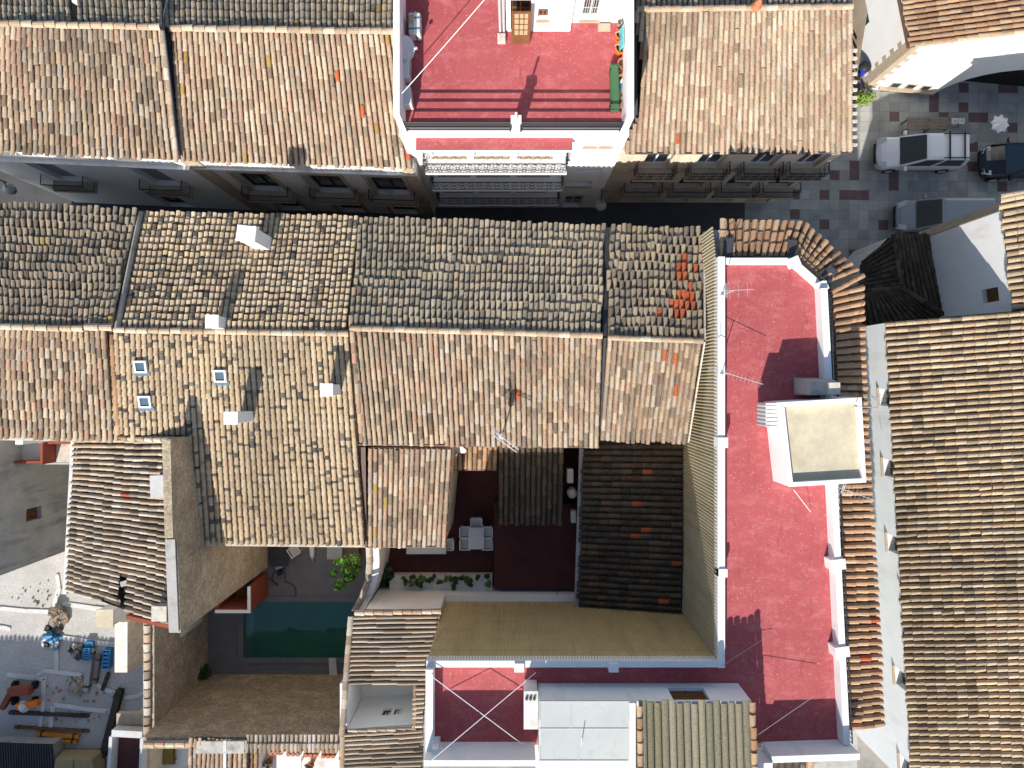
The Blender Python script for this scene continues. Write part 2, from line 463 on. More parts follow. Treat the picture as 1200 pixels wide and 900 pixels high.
def strip(mb, a, b, w, h, up=0.0, mi=0, dz=0.0):
    """a bar along a-b of width w (horizontal) and height h"""
    a = P(*a) if not isinstance(a, Vector) else a
    b = P(*b) if not isinstance(b, Vector) else b
    d = (b-a); ac = Vector((d.y, -d.x, 0)).normalized()*w/2
    z = Vector((0, 0, up)); zt = Vector((0, 0, up+h))
    mb.hexa([a-ac+z, b-ac+z, b+ac+z, a+ac+z, a-ac+zt, b-ac+zt, b+ac+zt, a+ac+zt], mi)

def shell(mb, pts, zb=0, mi=0, top=None, skip=()):
    """walls dropping from the 3D loop of top points to height zb"""
    V = [P(*q) if not isinstance(q, Vector) else q for q in pts]
    n = len(V)
    area = sum(V[i].x*V[(i+1) % n].y - V[(i+1) % n].x*V[i].y for i in range(n))
    for i in range(n):
        if i in skip: continue
        a, b = V[i], V[(i+1) % n]
        zbi = zb if not callable(zb) else zb(i)
        q = [a, b, Vector((b.x, b.y, zbi)), Vector((a.x, a.y, zbi))]
        if area > 0: q = q[::-1]
        mb.quad(*q, mi)
    if top is not None:
        for f in top: mb.poly([V[k] for k in f], mi)

def inpoly(poly):
    def f(x, y):
        c = False; n = len(poly); j = n-1
        for i in range(n):
            xi, yi = poly[i]; xj, yj = poly[j]
            if (yi > y) != (yj > y) and x < (xj-xi)*(y-yi)/(yj-yi)+xi: c = not c
            j = i
        return c
    return f

class Fac:
    """a facade a->b (left to right seen from outside), n = outward"""
    def __init__(s, a, b):
        s.a = Vector((a[0], a[1], 0)); d = Vector((b[0]-a[0], b[1]-a[1], 0)); s.L = d.length; s.t = d.normalized(); s.n = Vector((s.t.y, -s.t.x, 0))
    def p(s, u, z, d=0): return s.a + s.t*u + s.n*d + Vector((0, 0, z))
    def s_at(s, px, py_z=None, z=0):
        """distance along the wall where photo column px meets it at height z"""
        k = (CAMZ - z)/FPX; X = (px-600)*k
        return (X - s.a.x)/s.t.x
    def box(s, mb, s0, s1, z0, z1, d0, d1, mi=0):
        q = [s.p(s0, z0, d1), s.p(s1, z0, d1), s.p(s1, z0, d0), s.p(s0, z0, d0), s.p(s0, z1, d1), s.p(s1, z1, d1), s.p(s1, z1, d0), s.p(s0, z1, d0)]
        mb.hexa(q, mi)
    def wall(s, mb, s0, s1, z0, z1, holes, rev=.22, mi=0, mrev=None, ztop=None):
        mrev = mi if mrev is None else mrev
        xs = sorted({s0, s1, *[h[0] for h in holes], *[h[1] for h in holes]})
        zs = sorted({z0, z1, *[h[2] for h in holes], *[h[3] for h in holes]})
        for i in range(len(xs)-1):
            for j in range(len(zs)-1):
                cx = (xs[i]+xs[i+1])/2; cz = (zs[j]+zs[j+1])/2
                if any(h[0] < cx < h[1] and h[2] < cz < h[3] for h in holes): continue
                mb.quad(s.p(xs[i], zs[j]), s.p(xs[i+1], zs[j]), s.p(xs[i+1], zs[j+1]), s.p(xs[i], zs[j+1]), mi)
        for (a, b, c, d) in holes:
            f, g = 0, -rev
            mb.quad(s.p(a, c, f), s.p(a, d, f), s.p(a, d, g), s.p(a, c, g), mrev)
            mb.quad(s.p(b, c, g), s.p(b, d, g), s.p(b, d, f), s.p(b, c, f), mrev)
            mb.quad(s.p(a, c, g), s.p(b, c, g), s.p(b, c, f), s.p(a, c, f), mrev)
            mb.quad(s.p(a, d, f), s.p(b, d, f), s.p(b, d, g), s.p(a, d, g), mrev)
        mb.quad(s.p(s0, z0, -.35), s.p(s0, z0, 0), s.p(s0, z1, 0), s.p(s0, z1, -.35), mi)
        mb.quad(s.p(s1, z0, 0), s.p(s1, z0, -.35), s.p(s1, z1, -.35), s.p(s1, z1, 0), mi)
        mb.quad(s.p(s0, z1, 0), s.p(s1, z1, 0), s.p(s1, z1, -.35), s.p(s0, z1, -.35), mi)

def window(root, F, h, kind='glass', frame=M_WOOD, rev=.22, name='window', sill=True):
    a, b, c, d = h
    w = MB()
    if kind == 'shutter':
        w.m  # slatted leaf set in the reveal
        F.box(w, a+.003, b-.003, c+.003, d-.003, -rev-.04, -rev+.02)
        k = int((d-c)/.09)
        for i in range(k):
            z = c + .04 + i*(d-c-.06)/k
            F.box(w, a+.06, b-.06, z, z+.05, -rev+.021, -rev+.035)
        F.box(w, (a+b)/2-.02, (a+b)/2+.02, c+.01, d-.01, -rev+.022, -rev+.045)
        return w.build(name, frame, root)
    t = .07
    for q in ((a+.002, a+t, c+.002, d-.002), (b-t, b-.002, c+.002, d-.002), (a+t, b-t, c+.002, c+t), (a+t, b-t, d-t, d-.002), ((a+b)/2-.03, (a+b)/2+.03, c+t, d-t)):
        F.box(w, *q, -rev-.03, -rev+.04)
    if d-c > 1.3: F.box(w, a+t, b-t, c+(d-c)*.62, c+(d-c)*.62+.05, -rev-.03, -rev+.035)
    o = w.build(name, frame, root)
    g = MB(); F.box(g, a+.004, b-.004, c+.004, d-.004, -rev-.06, -rev-.01)
    g.build('pane', M_GLASS, o)
    if sill and d-c < 1.7:
        sb = MB(); F.box(sb, a-.06, b+.06, c-.06, c-.004, .003, .1); sb.build('sill', M_STONE, o)
    return o

def balcony(root, F, s0, s1, z, dep=.6, h=1.0, mslab=M_WHITE, ornate=False, step=.11, label=None):
    sl = MB(); F.box(sl, s0, s1, z-.12, z, .004, dep)
    o = sl.build('balcony', mslab, root, label=label)
    rl = MB()
    def P3(u, zz, d): return F.p(u, zz, d)
    e = .04
    corners = [(s0+e, .02), (s0+e, dep-e), (s1-e, dep-e), (s1-e, .02)]
    for (u0, d0), (u1, d1) in zip(corners[:-1], corners[1:]):
        rl.tube(P3(u0, z+h, d0), P3(u1, z+h, d1), .022, 5)
        rl.tube(P3(u0, z+.08, d0), P3(u1, z+.08, d1), .014, 4)
        if ornate: rl.tube(P3(u0, z+h*.55, d0), P3(u1, z+h*.55, d1), .012, 4)
        L = math.hypot(u1-u0, d1-d0); k = max(1, int(L/step))
        for i in range(k+1):
            f = i/k; u = u0+(u1-u0)*f; d = d0+(d1-d0)*f
            rl.tube(P3(u, z, d), P3(u, z+h, d), .009, 4)
        if ornate:
            k = int(L/.36)
            for i in range(k):
                f = (i+.5)/max(1, k); u = u0+(u1-u0)*f; d = d0+(d1-d0)*f
                N = 10; rr = .14
                ps = []
                for q in range(N+1):
                    an = 2*math.pi*q/N
                    du = (u1-u0)/L*rr*math.cos(an); dd = (d1-d0)/L*rr*math.cos(an)
                    ps.append(P3(u+du, z+h*.3+rr*math.sin(an), d+dd))
                rl.path(ps, .012, 4)
                ps = [p + Vector((0, 0, h*.46)) for p in ps]
                rl.path(ps, .01, 4)
    rl.build('railing', M_IRON, o)
    return o

def leaves(mb, c, rad, n, cols, size=.09, flat=1.0, r=None, fill=.0):
    """clump of leaf-sized faces spread through an ellipsoid"""
    r = r or R
    c = Vector(c)
    for _ in range(n):
        d = Vector((r.gauss(0, 1), r.gauss(0, 1), r.gauss(0, 1))).normalized()
        q = fill + (1-fill)*r.random()**.45
        p = c + Vector((d.x*rad, d.y*rad, d.z*rad*flat))*q
        nn = (d + Vector((r.uniform(-.6, .6), r.uniform(-.6, .6), r.uniform(-.1, 1.1)))).normalized()
        u = nn.orthogonal().normalized(); u.rotate(Matrix.Rotation(r.uniform(0, 6.3), 3, nn)); w = nn.cross(u)
        s = size*r.uniform(.6, 1.3)
        cc = r.choice(cols); g = r.uniform(.75, 1.25); cc = tuple(x*g for x in cc)
        mb.add([p-u*s, p-w*s*.45, p+u*s, p+w*s*.45], [(0, 1, 2, 3)], 0, cc)
LEAFG = [(.06, .16, .025), (.09, .22, .03), (.04, .11, .02), (.12, .26, .05)]
LEAFD = [(.02, .055, .018), (.03, .075, .02), (.045, .09, .02), (.015, .04, .015)]
# ================================================================== ground
def flat(name, pts, mat, z, kind='structure'):
    m = MB(); m.poly([Vector((p[0], p[1], z)) for p in pts]); o = m.build(name, mat); return props(o, kind=kind)
flat('ground', [(-110, -90), (110, -90), (110, 90), (-110, 90)], M_GROUND, 0)
flat('street', [(-110, 4.5), (11.8, 4.5), (11.8, 12), (-110, 12)], M_ROAD, .004)
flat('plaza', [(11.8, 4.2), (60, 4.2), (60, 40), (11.8, 40)], M_PAVE, .004)
flat('alley_paving', [(11.5, -40), (17.5, -40), (17.5, 4.2), (11.5, 4.2)], M_CONC, .004)
flat('patio_paving', [(-15.9, -15.2), (-6.5, -15.2), (-6.5, -5.5), (-15.9, -5.5)], M_SLATE, .004)
flat('site_floor', [(-60, -40), (-15.5, -40), (-15.5, -7.9), (-60, -7.9)], M_SITE, .004)

def roofpart(root, builder, name='roof'):
    m = MB(); builder(m); return m.build(name, M_TILE, root)
CAPO = {}
# ================================================================== A  far-left house on the north side of the street
def house_A():
    root = T('house', 'house in the far corner with lilac shutters and a white attic band under its tiles', 'house', P(80, 110, 0), 'old town houses')
    def rf(m):
        tiles(m, (-70, 27, 10.3), (191, 33, 10.3), (209, 188, 8.5), (-70, 174, 8.5), .213, .4, 'warm', dark=.12, stag=.6, seed=11, sag=.035)
        tiles(m, (191, 33, 10.3), (92, 30, 10.3), (88, -74, 8.9), (188, -74, 8.9), .21, .37, 'grey', dark=.1, seed=12)
        tiles(m, (84, 30, 10.25), (-70, 26, 10.25), (-70, -74, 8.85), (80, -74, 8.85), .21, .37, 'grey', dark=.08, moss=.015, seed=13)
    o = roofpart(root, rf)
    m = MB(); caps(m, (-70, 26, 10.36), (188, 32, 10.36), .13, .42, 'mortar', 5, mortar=True); m.build('ridge_cap', M_TILE, o)
    m = MB(); caps(m, (190, 36, 10.34), (207, 186, 8.56), .1, .4, 'old', 6); m.build('verge_tile', M_TILE, o)
    a = P(-70, 176, 8.5); b = P(206, 188.5, 8.5)
    F = Fac((a.x, a.y+.16), (b.x, b.y+.16))
    holes = []; at = []
    for px in (-52, 62, 180):
        s = F.s_at(px, z=5.7); holes.append((s-.6, s+.6, 4.2, 6.65))
        s = F.s_at(px+18, z=1.5); holes.append((s-.65, s+.65, .1, 2.7))
    for px in (-58, 9, 79, 147):
        s = F.s_at(px, z=7.9); at.append((s-.5, s+.5, 7.58, 8.12))
    holes = [h for h in holes if h[0] > .2 and h[1] < F.L-.2]; at = [h for h in at if h[0] > .2]
    w = MB(); F.wall(w, 0, F.L, 0, 8.38, holes+at, .24)
    n0 = F.p(0, 0, -8); n1 = F.p(F.L, 0, -8)
    shell(w, [tuple(PIX(F.p(0, 8.38, -.35)))+(8.38,), tuple(PIX(F.p(F.L, 8.38, -.35)))+(8.38,), tuple(PIX(F.p(F.L, 10.1, -4.4)))+(10.1,), tuple(PIX(F.p(F.L, 8.7, -8.2)))+(8.7,), tuple(PIX(F.p(0, 8.7, -8.2)))+(8.7,), tuple(PIX(F.p(0, 10.1, -4.4)))+(10.1,)], 0)
    w.build('wall', M_WHITE, root)
    for h in holes:
        window(root, F, h, 'shutter' if h[3] > 4 else 'glass', M_SHUT if h[3] > 4 else M_WOOD, .24, 'shutter' if h[3] > 4 else 'door')
    for h in at:
        m = MB(); F.box(m, h[0]+.003, h[1]-.003, h[2]+.003, h[3]-.003, -.25, -.12); m.build('attic_blind', M_CREAM, root)
    m = MB(); F.box(m, 0, F.L, 7.16, 7.3, .003, .12); F.box(m, 0, F.L, 7.3, 7.36, .003, .17); m.build('cornice', M_WHITE2, root)
    for h in holes:
        if h[3] > 4: balcony(root, F, h[0]-.35, h[1]+.35, 4.15, .5, .95, M_STONE)
house_A()
# ================================================================== B
def house_B():
    root = T('house', 'house touching the white terrace house, with beige door surrounds and small black balconies', 'house', P(340, 110, 0), 'old town houses')
    def rf(m):
        tiles(m, (199, 34, 9.95), (463, 38, 9.95), (484, 197, 8.1), (212, 188.5, 8.1), .21, .39, 'pink', dark=.1, orange=.004, stag=.6, seed=21, sag=.035, moss=.006, clip=lambda x, y: x < 463.5 or y > 60 and x < 467+(y-60)*.13)
        tiles(m, (466, 38, 9.95), (193, 33, 9.95), (190, -74, 8.6), (468, -74, 8.6), .205, .37, 'grey', dark=.1, moss=.015, seed=22)
    o = roofpart(root, rf)
    m = MB(); caps(m, (199, 33, 10.02), (461, 37, 10.02), .13, .42, 'mortar', 25); m.build('ridge_cap', M_TILE, o)
    m = MB(); strip(m, (194, 34, 9.85), (211, 188, 8.05), .22, .05, -.12); m.build('flashing', M_FLASH, o)
    a = P(207, 190, 8.1); b = P(484, 198.5, 8.1)
    F = Fac((a.x, a.y+.14), (b.x, b.y+.14))
    holes = []
    for px in (304, 385, 456):
        s = F.s_at(px, z=5.2); holes.append((s-.75, s+.75, 3.75, 6.5))
        holes.append((s-.62, s+.62, .1, 2.65))
    s = F.s_at(232, z=1); 
    w = MB(); F.wall(w, 0, F.L, 0, 8.0, holes, .26)
    shell(w, [tuple(PIX(F.p(0, 8.0, -.35)))+(8.0,), tuple(PIX(F.p(F.L, 8.0, -.35)))+(8.0,), tuple(PIX(F.p(F.L, 9.75, -4.6)))+(9.75,), tuple(PIX(F.p(F.L, 8.4, -8.2)))+(8.4,), tuple(PIX(F.p(0, 8.4, -8.2)))+(8.4,), tuple(PIX(F.p(0, 9.75, -4.6)))+(9.75,)], 0)
    w.build('wall', M_WHITE2, root)
    for h in holes:
        a0, a1, c, d = h
        tr = MB()
        F.box(tr, a0-.16, a0-.002, c, d+.16, .003, .045); F.box(tr, a1+.002, a1+.16, c, d+.16, .003, .045); F.box(tr, a0-.002, a1+.002, d+.002, d+.16, .003, .045)
        tr.build('surround', M_STONE, root)
    for h in holes: window(root, F, h, 'glass', M_DKWOOD, .26, 'door')
    m = MB(); F.box(m, 0, F.L, 7.0, 7.12, .003, .1); m.build('cornice', M_WHITE2, root)
    for q in ((.05, .75), (F.L-.5, F.L-.03)):
        m = MB(); F.box(m, *q, 0, 7.9, .004, .06); m.build('pilaster', M_STONE, root)
    for h in holes:
        if h[3] > 4: balcony(root, F, h[0]-.3, h[1]+.3, 3.6, .5, .95, M_STONE)
house_B()
# ================================================================== C  white terrace house
FC = Fac((-4.05, 8.95), (4.2, 8.95))
def house_C():
    root = T('house', 'tall white house with a red roof terrace and three long ornate iron balconies', 'house', (0, 12, 0), 'old town houses')
    F = FC; X0 = 4.05
    holes = [(.75+X0-4.05+.1, 2.1, 8.1, 9.85), (2.7, 4.1, 8.1, 9.85), (4.5, 5.6, 8.1, 9.85)]
    holes = []
    for z in (8.1, 5.65, 3.15):
        holes += [(.95, 2.2, z, z+1.65), (2.6, 3.9, z, z+1.65), (4.3, 5.6, z, z+1.65)]
    small = [(6.75, 7.2, 9.3, 9.72), (7.35, 7.8, 9.3, 9.72), (6.7, 7.8, 6.0, 6.5), (6.5, 7.6, 3.9, 4.7), (6.6, 7.5, .1, 2.4), (1.2, 2.4, .1, 2.4), (3.6, 4.8, .1, 2.4)]
    w = MB(); F.wall(w, 0, F.L, 0, 10.3, holes+small, .2)
    w.prism([(-4.05, 9.3), (4.2, 9.3), (4.2, 17.5), (-4.05, 17.5)], 0, 10.28)
    w.build('wall', M_WHITE, root)
    for h in holes: window(root, F, h, 'glass', M_WHITE, .2, 'balcony_door')
    for i, h in enumerate(small): window(root, F, h, 'shutter' if i == 2 else 'glass', M_SHUT if i == 2 else M_WHITE, .2, 'shutter' if i == 2 else 'window')
    m = MB(); m.poly([(-3.86, 9.2, 10.304), (3.98, 9.2, 10.304), (3.98, 17.4, 10.304), (-3.86, 17.4, 10.304)]); m.build('terrace_floor', M_RED, root)
    m = MB()
    m.box((-4.06, 8.94, 10.302), (4.21, 9.2, 10.46)); m.box((-4.06, 9.201, 10.302), (-3.84, 17.5, 11.75)); m.box((3.97, 9.201, 10.302), (4.21, 17.5, 11.5))
    m.build('parapet', M_WHITE, root)
    # front railing in two spans and the pillar
    for xa, xb in ((-3.8, -.02), (.3, 3.9)):
        r = MB()
        for z in (10.62, 10.86, 11.1, 11.32): r.tube((xa, 9.1, z), (xb, 9.1, z), .036, 6)
        n = 1
        for i in range(n+1):
            x = xa+.04 + (xb-xa-.08)*i/n; r.tube((x, 9.1, 10.46), (x, 9.1, 11.34), .028, 6)
        r.build('railing', M_IRON, root)
    m = MB(); m.box((-.0, 8.97, 10.462), (.28, 9.19, 11.55)); m.box((-.04, 8.95, 11.551), (.32, 9.23, 11.63)); o = m.build('pillar', M_WHITE, root)
    m = MB(); m.tube((.14, 9.1, 11.63), (.14, 9.1, 12.15), .045, 8); m.build('post', M_WHITE2, o)
    # red ledge
    m = MB(); m.box((-3.5, 8.48, 10.02), (2.2, 8.938, 10.18)); o = m.build('ledge', M_WHITE, root)
    m = MB(); m.box((-3.49, 8.5, 10.182), (2.19, 8.936, 10.2)); m.build('ledge_top', M_RED, o)
    for z, lb in ((8.04, None), (5.6, None), (3.1, None)):
        balcony(root, F, .65, 6.2, z, .68, 1.15, M_WHITE, ornate=True, step=.12)
    # penthouse
    w = MB()
    FP = Fac((-.2, 12.76), (2.1, 12.76)); h1 = [(1.1, 1.45, 11.15, 11.85), (.15, .85, 10.32, 12.4)]
    FP.wall(w, 0, FP.L, 10.3, 12.95, h1, .18)
    FQ = Fac((2.1, 13.07), (3.96, 13.07)); h2 = [(.35, 1.0, 10.55, 12.2)]
    FQ.wall(w, 0, FQ.L, 10.3, 12.95, h2, .18)
    w.prism([(-.2, 13.1), (2.1, 13.1), (2.1, 13.4), (3.96, 13.4), (3.96, 17.3), (-.2, 17.3)], 10.306, 12.93)
    w.build('penthouse_wall', M_WHITE, root)
    window(root, FP, h1[0], 'glass', M_WOOD, .18); window(root, FP, h1[1], 'glass', M_WOOD, .18, 'door')
    o = window(root, FQ, h2[0], 'glass', M_WHITE, .18)
    m = MB()
    for i in range(8): FQ_x = .39 + .58*i/7; m.tube(FQ.p(FQ_x, 10.56, -.03), FQ.p(FQ_x, 12.19, -.03), .012, 5)
    m.tube(FQ.p(.35, 11.3, -.03), FQ.p(1.0, 11.3, -.03), .014, 5); m.build('window_bars', M_ALU, o)
    # open door leaf standing off the wall
    m = MB()
    for q in ((0, .1, 10.33, 12.5), (.56, .66, 10.33, 12.5), (.1, .56, 10.33, 10.95), (.1, .56, 12.4, 12.5), (.1, .56, 11.3, 11.34), (.1, .56, 11.68, 11.72), (.1, .56, 12.04, 12.08), (.25, .28, 10.95, 12.4), (.41, .44, 10.95, 12.4)):
        m.box((q[0]-.02, 12.3, q[2]), (q[1]-.02, 12.345, q[3]))
    o = m.build('door_leaf', M_WOOD, root)
    m = MB(); m.box((.08, 12.315, 10.95), (.54, 12.33, 12.4)); m.build('door_glass', M_PWOOD, o)
    m = MB()
    for dx in (0, .13): m.tube((-.42+dx, 12.7, 10.32), (-.42+dx, 12.7, 13.1), .05, 8)
    m.build('drainpipe', M_ALU, root)
    m = MB(); m.box((-.52, 12.3, 10.306), (-.24, 12.6, 10.5)); m.build('pipe_plinth', M_MORTAR, root)
    m = MB(); m.box((3.1, 12.75, 10.306), (3.55, 13.0, 10.42)); m.build('step', M_STONE, root)
house_C()
# ================================================================== D  beige roof house
def house_D():
    root = T('house', 'cream house under a pale roof next to the square, tall dark balcony doors', 'house', (9, 11.5, 0), 'old town houses')
    def rf(m):
        tiles(m, (744, 12, 9.95), (998, 9, 9.95), (999, 178, 8.25), (732, 178, 8.25), .205, .42, 'pink', dark=.015, orange=.002, stag=.9, seed=31, sag=.03, clip=lambda x, y: x > 744 + max(0, (y-20))*.0 + (8*math.sin(min(1, max(0, (y-12)/60))*1.57) if y < 130 else max(-14, 8-(y-130)*.5)))
        tiles(m, (998, 9, 9.95), (744, 12, 9.95), (744, -74, 8.5), (998, -74, 8.5), .2, .36, 'grey', dark=.2, seed=32)
    o = roofpart(root, rf)
    m = MB(); caps(m, (746, 11, 10.0), (998, 8, 10.0), .12, .4, 'mortar', 35); m.build('ridge_cap', M_TILE, o)
    m = MB(); caps(m, (996, 10, 10.0), (996, 176, 8.32), .09, .4, 'mortar', 36); m.build('verge_tile', M_TILE, o)
    for i in range(13):
        y = 60+i*9.2; k = (y-9)/169; z = 9.95-1.7*k
        m = MB(); strip(m, (997, y, z-.12), (1003.5, y, z-.12), .1, .09); m.build('verge_end', M_MORTAR, o)
    m = MB(); strip(m, (741, 14, 9.7), (742, 170, 8.2), .35, .05, -.05); m.build('flashing', M_FLASH, o)
    m = MB(); m.tube(P(733, 179.6, 8.2), P(1000, 179.2, 8.2), .05, 8); m.build('gutter', M_FLASH, o)
    F = Fac((4.22, 9.2), (13.15, 9.2))
    holes = []
    for X in (6.0, 8.2, 10.4, 12.3):
        s = X-4.22
        holes += [(s-.55, s+.55, 5.75, 7.75), (s-.6, s+.6, 2.75, 5.1), (s-.6, s+.6, .1, 2.3)]
    w = MB(); F.wall(w, 0, F.L, 0, 8.1, holes, .25)
    shell(w, [tuple(PIX(F.p(0, 8.1, -.35)))+(8.1,), tuple(PIX(F.p(F.L, 8.1, -.35)))+(8.1,), tuple(PIX(F.p(F.L, 9.75, -4.6)))+(9.75,), tuple(PIX(F.p(F.L, 8.3, -8.5)))+(8.3,), tuple(PIX(F.p(0, 8.3, -8.5)))+(8.3,), tuple(PIX(F.p(0, 9.75, -4.6)))+(9.75,)], 0)
    w.build('wall', M_CREAM, root)
    for h in holes: window(root, F, h, 'glass', M_DKWOOD if h[3] < 6 else M_WHITE, .25, 'balcony_door' if h[3] > 2.5 else 'door')
    for q in (5.5, 2.5):
        m = MB(); F.box(m, 0, F.L, q, q+.12, .003, .1); m.build('string_course', M_STONE, root)
    for h in holes:
        if h[2] > 2:
            balcony(root, F, h[0]-.3, h[1]+.3, h[2]-.04, .55 if h[2] > 5 else .5, .95, M_STONE, ornate=h[2] > 5)
    # roof finial lump on the ridge
    m = MB(); m.lathe(P(885, 9, 10.0), [(.16, 0), (.2, .1), (.1, .25), (.15, .35), (.08, .5), (.02, .58)], 10); m.build('finial', M_TERRA, o)
house_D()
# ================================================================== mid block, north and south slopes
def gable_block(root, nl, nr, rr, sr, sl, rl, mat, name='wall', dz=.16):
    w = MB(); f = lambda q: (q[0], q[1], q[2]-dz)
    shell(w, [f(q) for q in (nl, nr, rr, sr, sl, rl)], 0)
    w.build(name, mat, root)
def slope_chimney(root, top, zt, w, d, zb, mat=M_WHITE, rz=0, name='chimney', capm=None, holes=True):
    c = P(top[0], top[1], zt)
    m = MB(); m.obox((c.x, c.y, zb), (w, d, zt-zb), rz); 
    o = m.build(name, mat, root, bevel=.015)
    m = MB(); m.obox((c.x, c.y, zt+.001), (w+.06, d+.06, .06), rz); m.build('chimney_cap', capm or mat, o)
    return o
def house_NL():
    root = T('house', 'house with the darkest weathered street-side roof, a step above the yellow roof', 'house', P(60, 380, 0), 'old town houses')
    def rf(m):
        tiles(m, (131, 384, 10.25), (-112, 378, 10.25), (-112, 232, 9.15), (160, 247, 9.15), .205, .34, 'dkgrey', dark=.16, orange=.004, moss=.004, seed=41, lf=1.5, sag=.05, wob=.3)
        tiles(m, (-112, 378, 10.25), (124, 385, 10.25), (134, 515, 8.8), (-112, 510, 8.8), .215, .4, 'warm', dark=.14, stag=.6, seed=42, sag=.04)
    o = roofpart(root, rf)
    m = MB(); caps(m, (-70, 381, 10.32), (98, 385, 10.32), .13, .42, 'mortar', 45); caps(m, (100, 383, 10.4), (132, 384, 10.4), .14, .42, 'mortar', 46); m.build('ridge_cap', M_TILE, o)
    m = MB(); strip(m, P(160.5, 247, 9.15)+Vector((.06, 0, 0)), P(132, 384, 10.25)+Vector((.06, 0, 0)), .05, .5, -.53); m.build('step_wall', M_GREY, o)
    m = MB(); strip(m, (-70, 512.5, 8.68), (94, 515.5, 8.68), .12, .1); m.build('eave_board', M_MORTAR, o)
    gable_block(root, (-108, 238, 9.1), (156, 252, 9.1), (128, 384, 10.2), (128, 507, 8.75), (-108, 503, 8.75), (-108, 379, 10.2), M_GREY)
house_NL()
YCLIP = inpoly([(118, 375), (412, 380), (418, 400), (432, 642), (233, 642), (232, 632), (209, 513), (134, 511)])
def house_Y():
    root = T('house', 'house under the yellow new tiles with black flecks, with skylights and four white chimneys', 'house', P(290, 440, 0), 'old town houses')
    def rf(m):
        tiles(m, (406, 388, 9.9), (136, 384.5, 9.9), (164, 249, 8.75), (421, 255, 8.75), .2, .27, 'yellow', flash=.44, dark=.05, seed=51, lf=1.4, sag=.015, jit=.5)
        tiles(m, (126, 387, 9.9), (409, 391, 9.9), (428, 638, 7.5), (140, 634, 7.5), .22, .31, 'yellow', flash=.31, seed=52, lf=1.2, sag=.012, jit=.6, clip=YCLIP)
    o = roofpart(root, rf)
    m = MB(); caps(m, (134, 386.5, 9.97), (408, 391, 9.97), .12, .4, 'mortar', 55); m.build('ridge_cap', M_TILE, o)
    m = MB(); caps(m, (130, 392, 9.93), (139, 508, 8.85), .1, .4, 'fresh', 56); m.build('verge_tile', M_TILE, o)
    m = MB(); strip(m, (236, 637.5, 7.43), (428, 639.5, 7.43), .1, .09); m.build('eave_board', M_MORTAR, o)
    w = MB(); f = lambda x, y, z: (x, y, z-.16)
    shell(w, [f(166, 253, 8.75), f(420, 259, 8.75), f(407, 390, 9.85), f(426, 633, 7.5), f(236, 631, 7.5), f(212, 510, 8.75), f(138, 506, 8.75), f(137, 386, 9.85)], 0)
    w.build('wall', M_CREAM, root)
    slope_chimney(root, (289, 274), 10.75, .62, .5, 8.2, rz=-.12)
    slope_chimney(root, (249, 377), 10.6, .42, .42, 9.3)
    slope_chimney(root, (271, 490), 10.65, .44, .4, 8.4)
    slope_chimney(root, (383, 457), 10.6, .4, .4, 8.7)
    # skylights lying on the slope
    for (x, y) in ((166, 429), (259, 440), (171, 470)):
        Y = (450-y)*27/832; z = 9.9-.285*(1.95-Y)
        c = P(x, y, z+.08); tilt = Matrix.Rotation(math.atan(.285), 3, 'X')
        m = MB()
        for cx, cy, sx, sy in ((0, .2, .48, .07), (0, -.2, .48, .07), (.2, 0, .07, .33), (-.2, 0, .07, .33)):
            m.obox(c + tilt @ Vector((cx, cy, 0)), (sx, sy, .14), 0, 0, tilt)
        s = m.build('skylight', M_WHITE2, o)
        m = MB(); m.obox(c + tilt @ Vector((0, 0, .04)), (.34, .34, .05), 0, 0, tilt); m.build('skylight_pane', M_SKYGLASS, s)
        m = MB()
        for k in range(5): m.obox(c + tilt @ Vector((-.24+.12*k, -.3, .02)), (.11, .13, .035), 0, 0, tilt)
        m.build('skylight_apron', M_BLUEMETAL, s)
house_Y()
def house_M():
    root = T('house', 'house in the middle with grey street slope and brown weathered courtyard slope', 'house', P(565, 390, 0), 'old town houses')
    def rf(m):
        tiles(m, (704, 392, 10.05), (409, 383, 10.05), (421, 256, 8.65), (709, 265.5, 8.65), .197, .37, 'grey', dark=.05, orange=.001, seed=61, lf=1.6, sag=.03, wob=.16)
        tiles(m, (411, 385, 10.05), (706, 394, 10.05), (702, 522, 8.7), (425, 519, 8.7), .2, .46, 'warm', dark=.1, orange=.004, stag=.9, seed=62, sag=.03, hgt=.44)
    o = roofpart(root, rf)
    m = MB(); caps(m, (410, 384.5, 10.12), (705, 393, 10.12), .12, .4, 'mortar', 65); m.build('ridge_cap', M_TILE, o)
    m = MB(); caps(m, (413, 388, 10.1), (424, 517, 8.77), .1, .4, 'warm', 66); m.build('verge_tile', M_TILE, o)
    m = MB(); m.tube(P(419, 520.5, 8.63), P(702, 523.5, 8.63), .055, 8); m.build('gutter', M_GUTTER, o)
    gable_block(root, (424, 260, 8.65), (705, 269, 8.65), (702, 392, 10.0), (699, 517, 8.7), (428, 515, 8.7), (413, 386, 10.0), M_CREAM)
house_M()
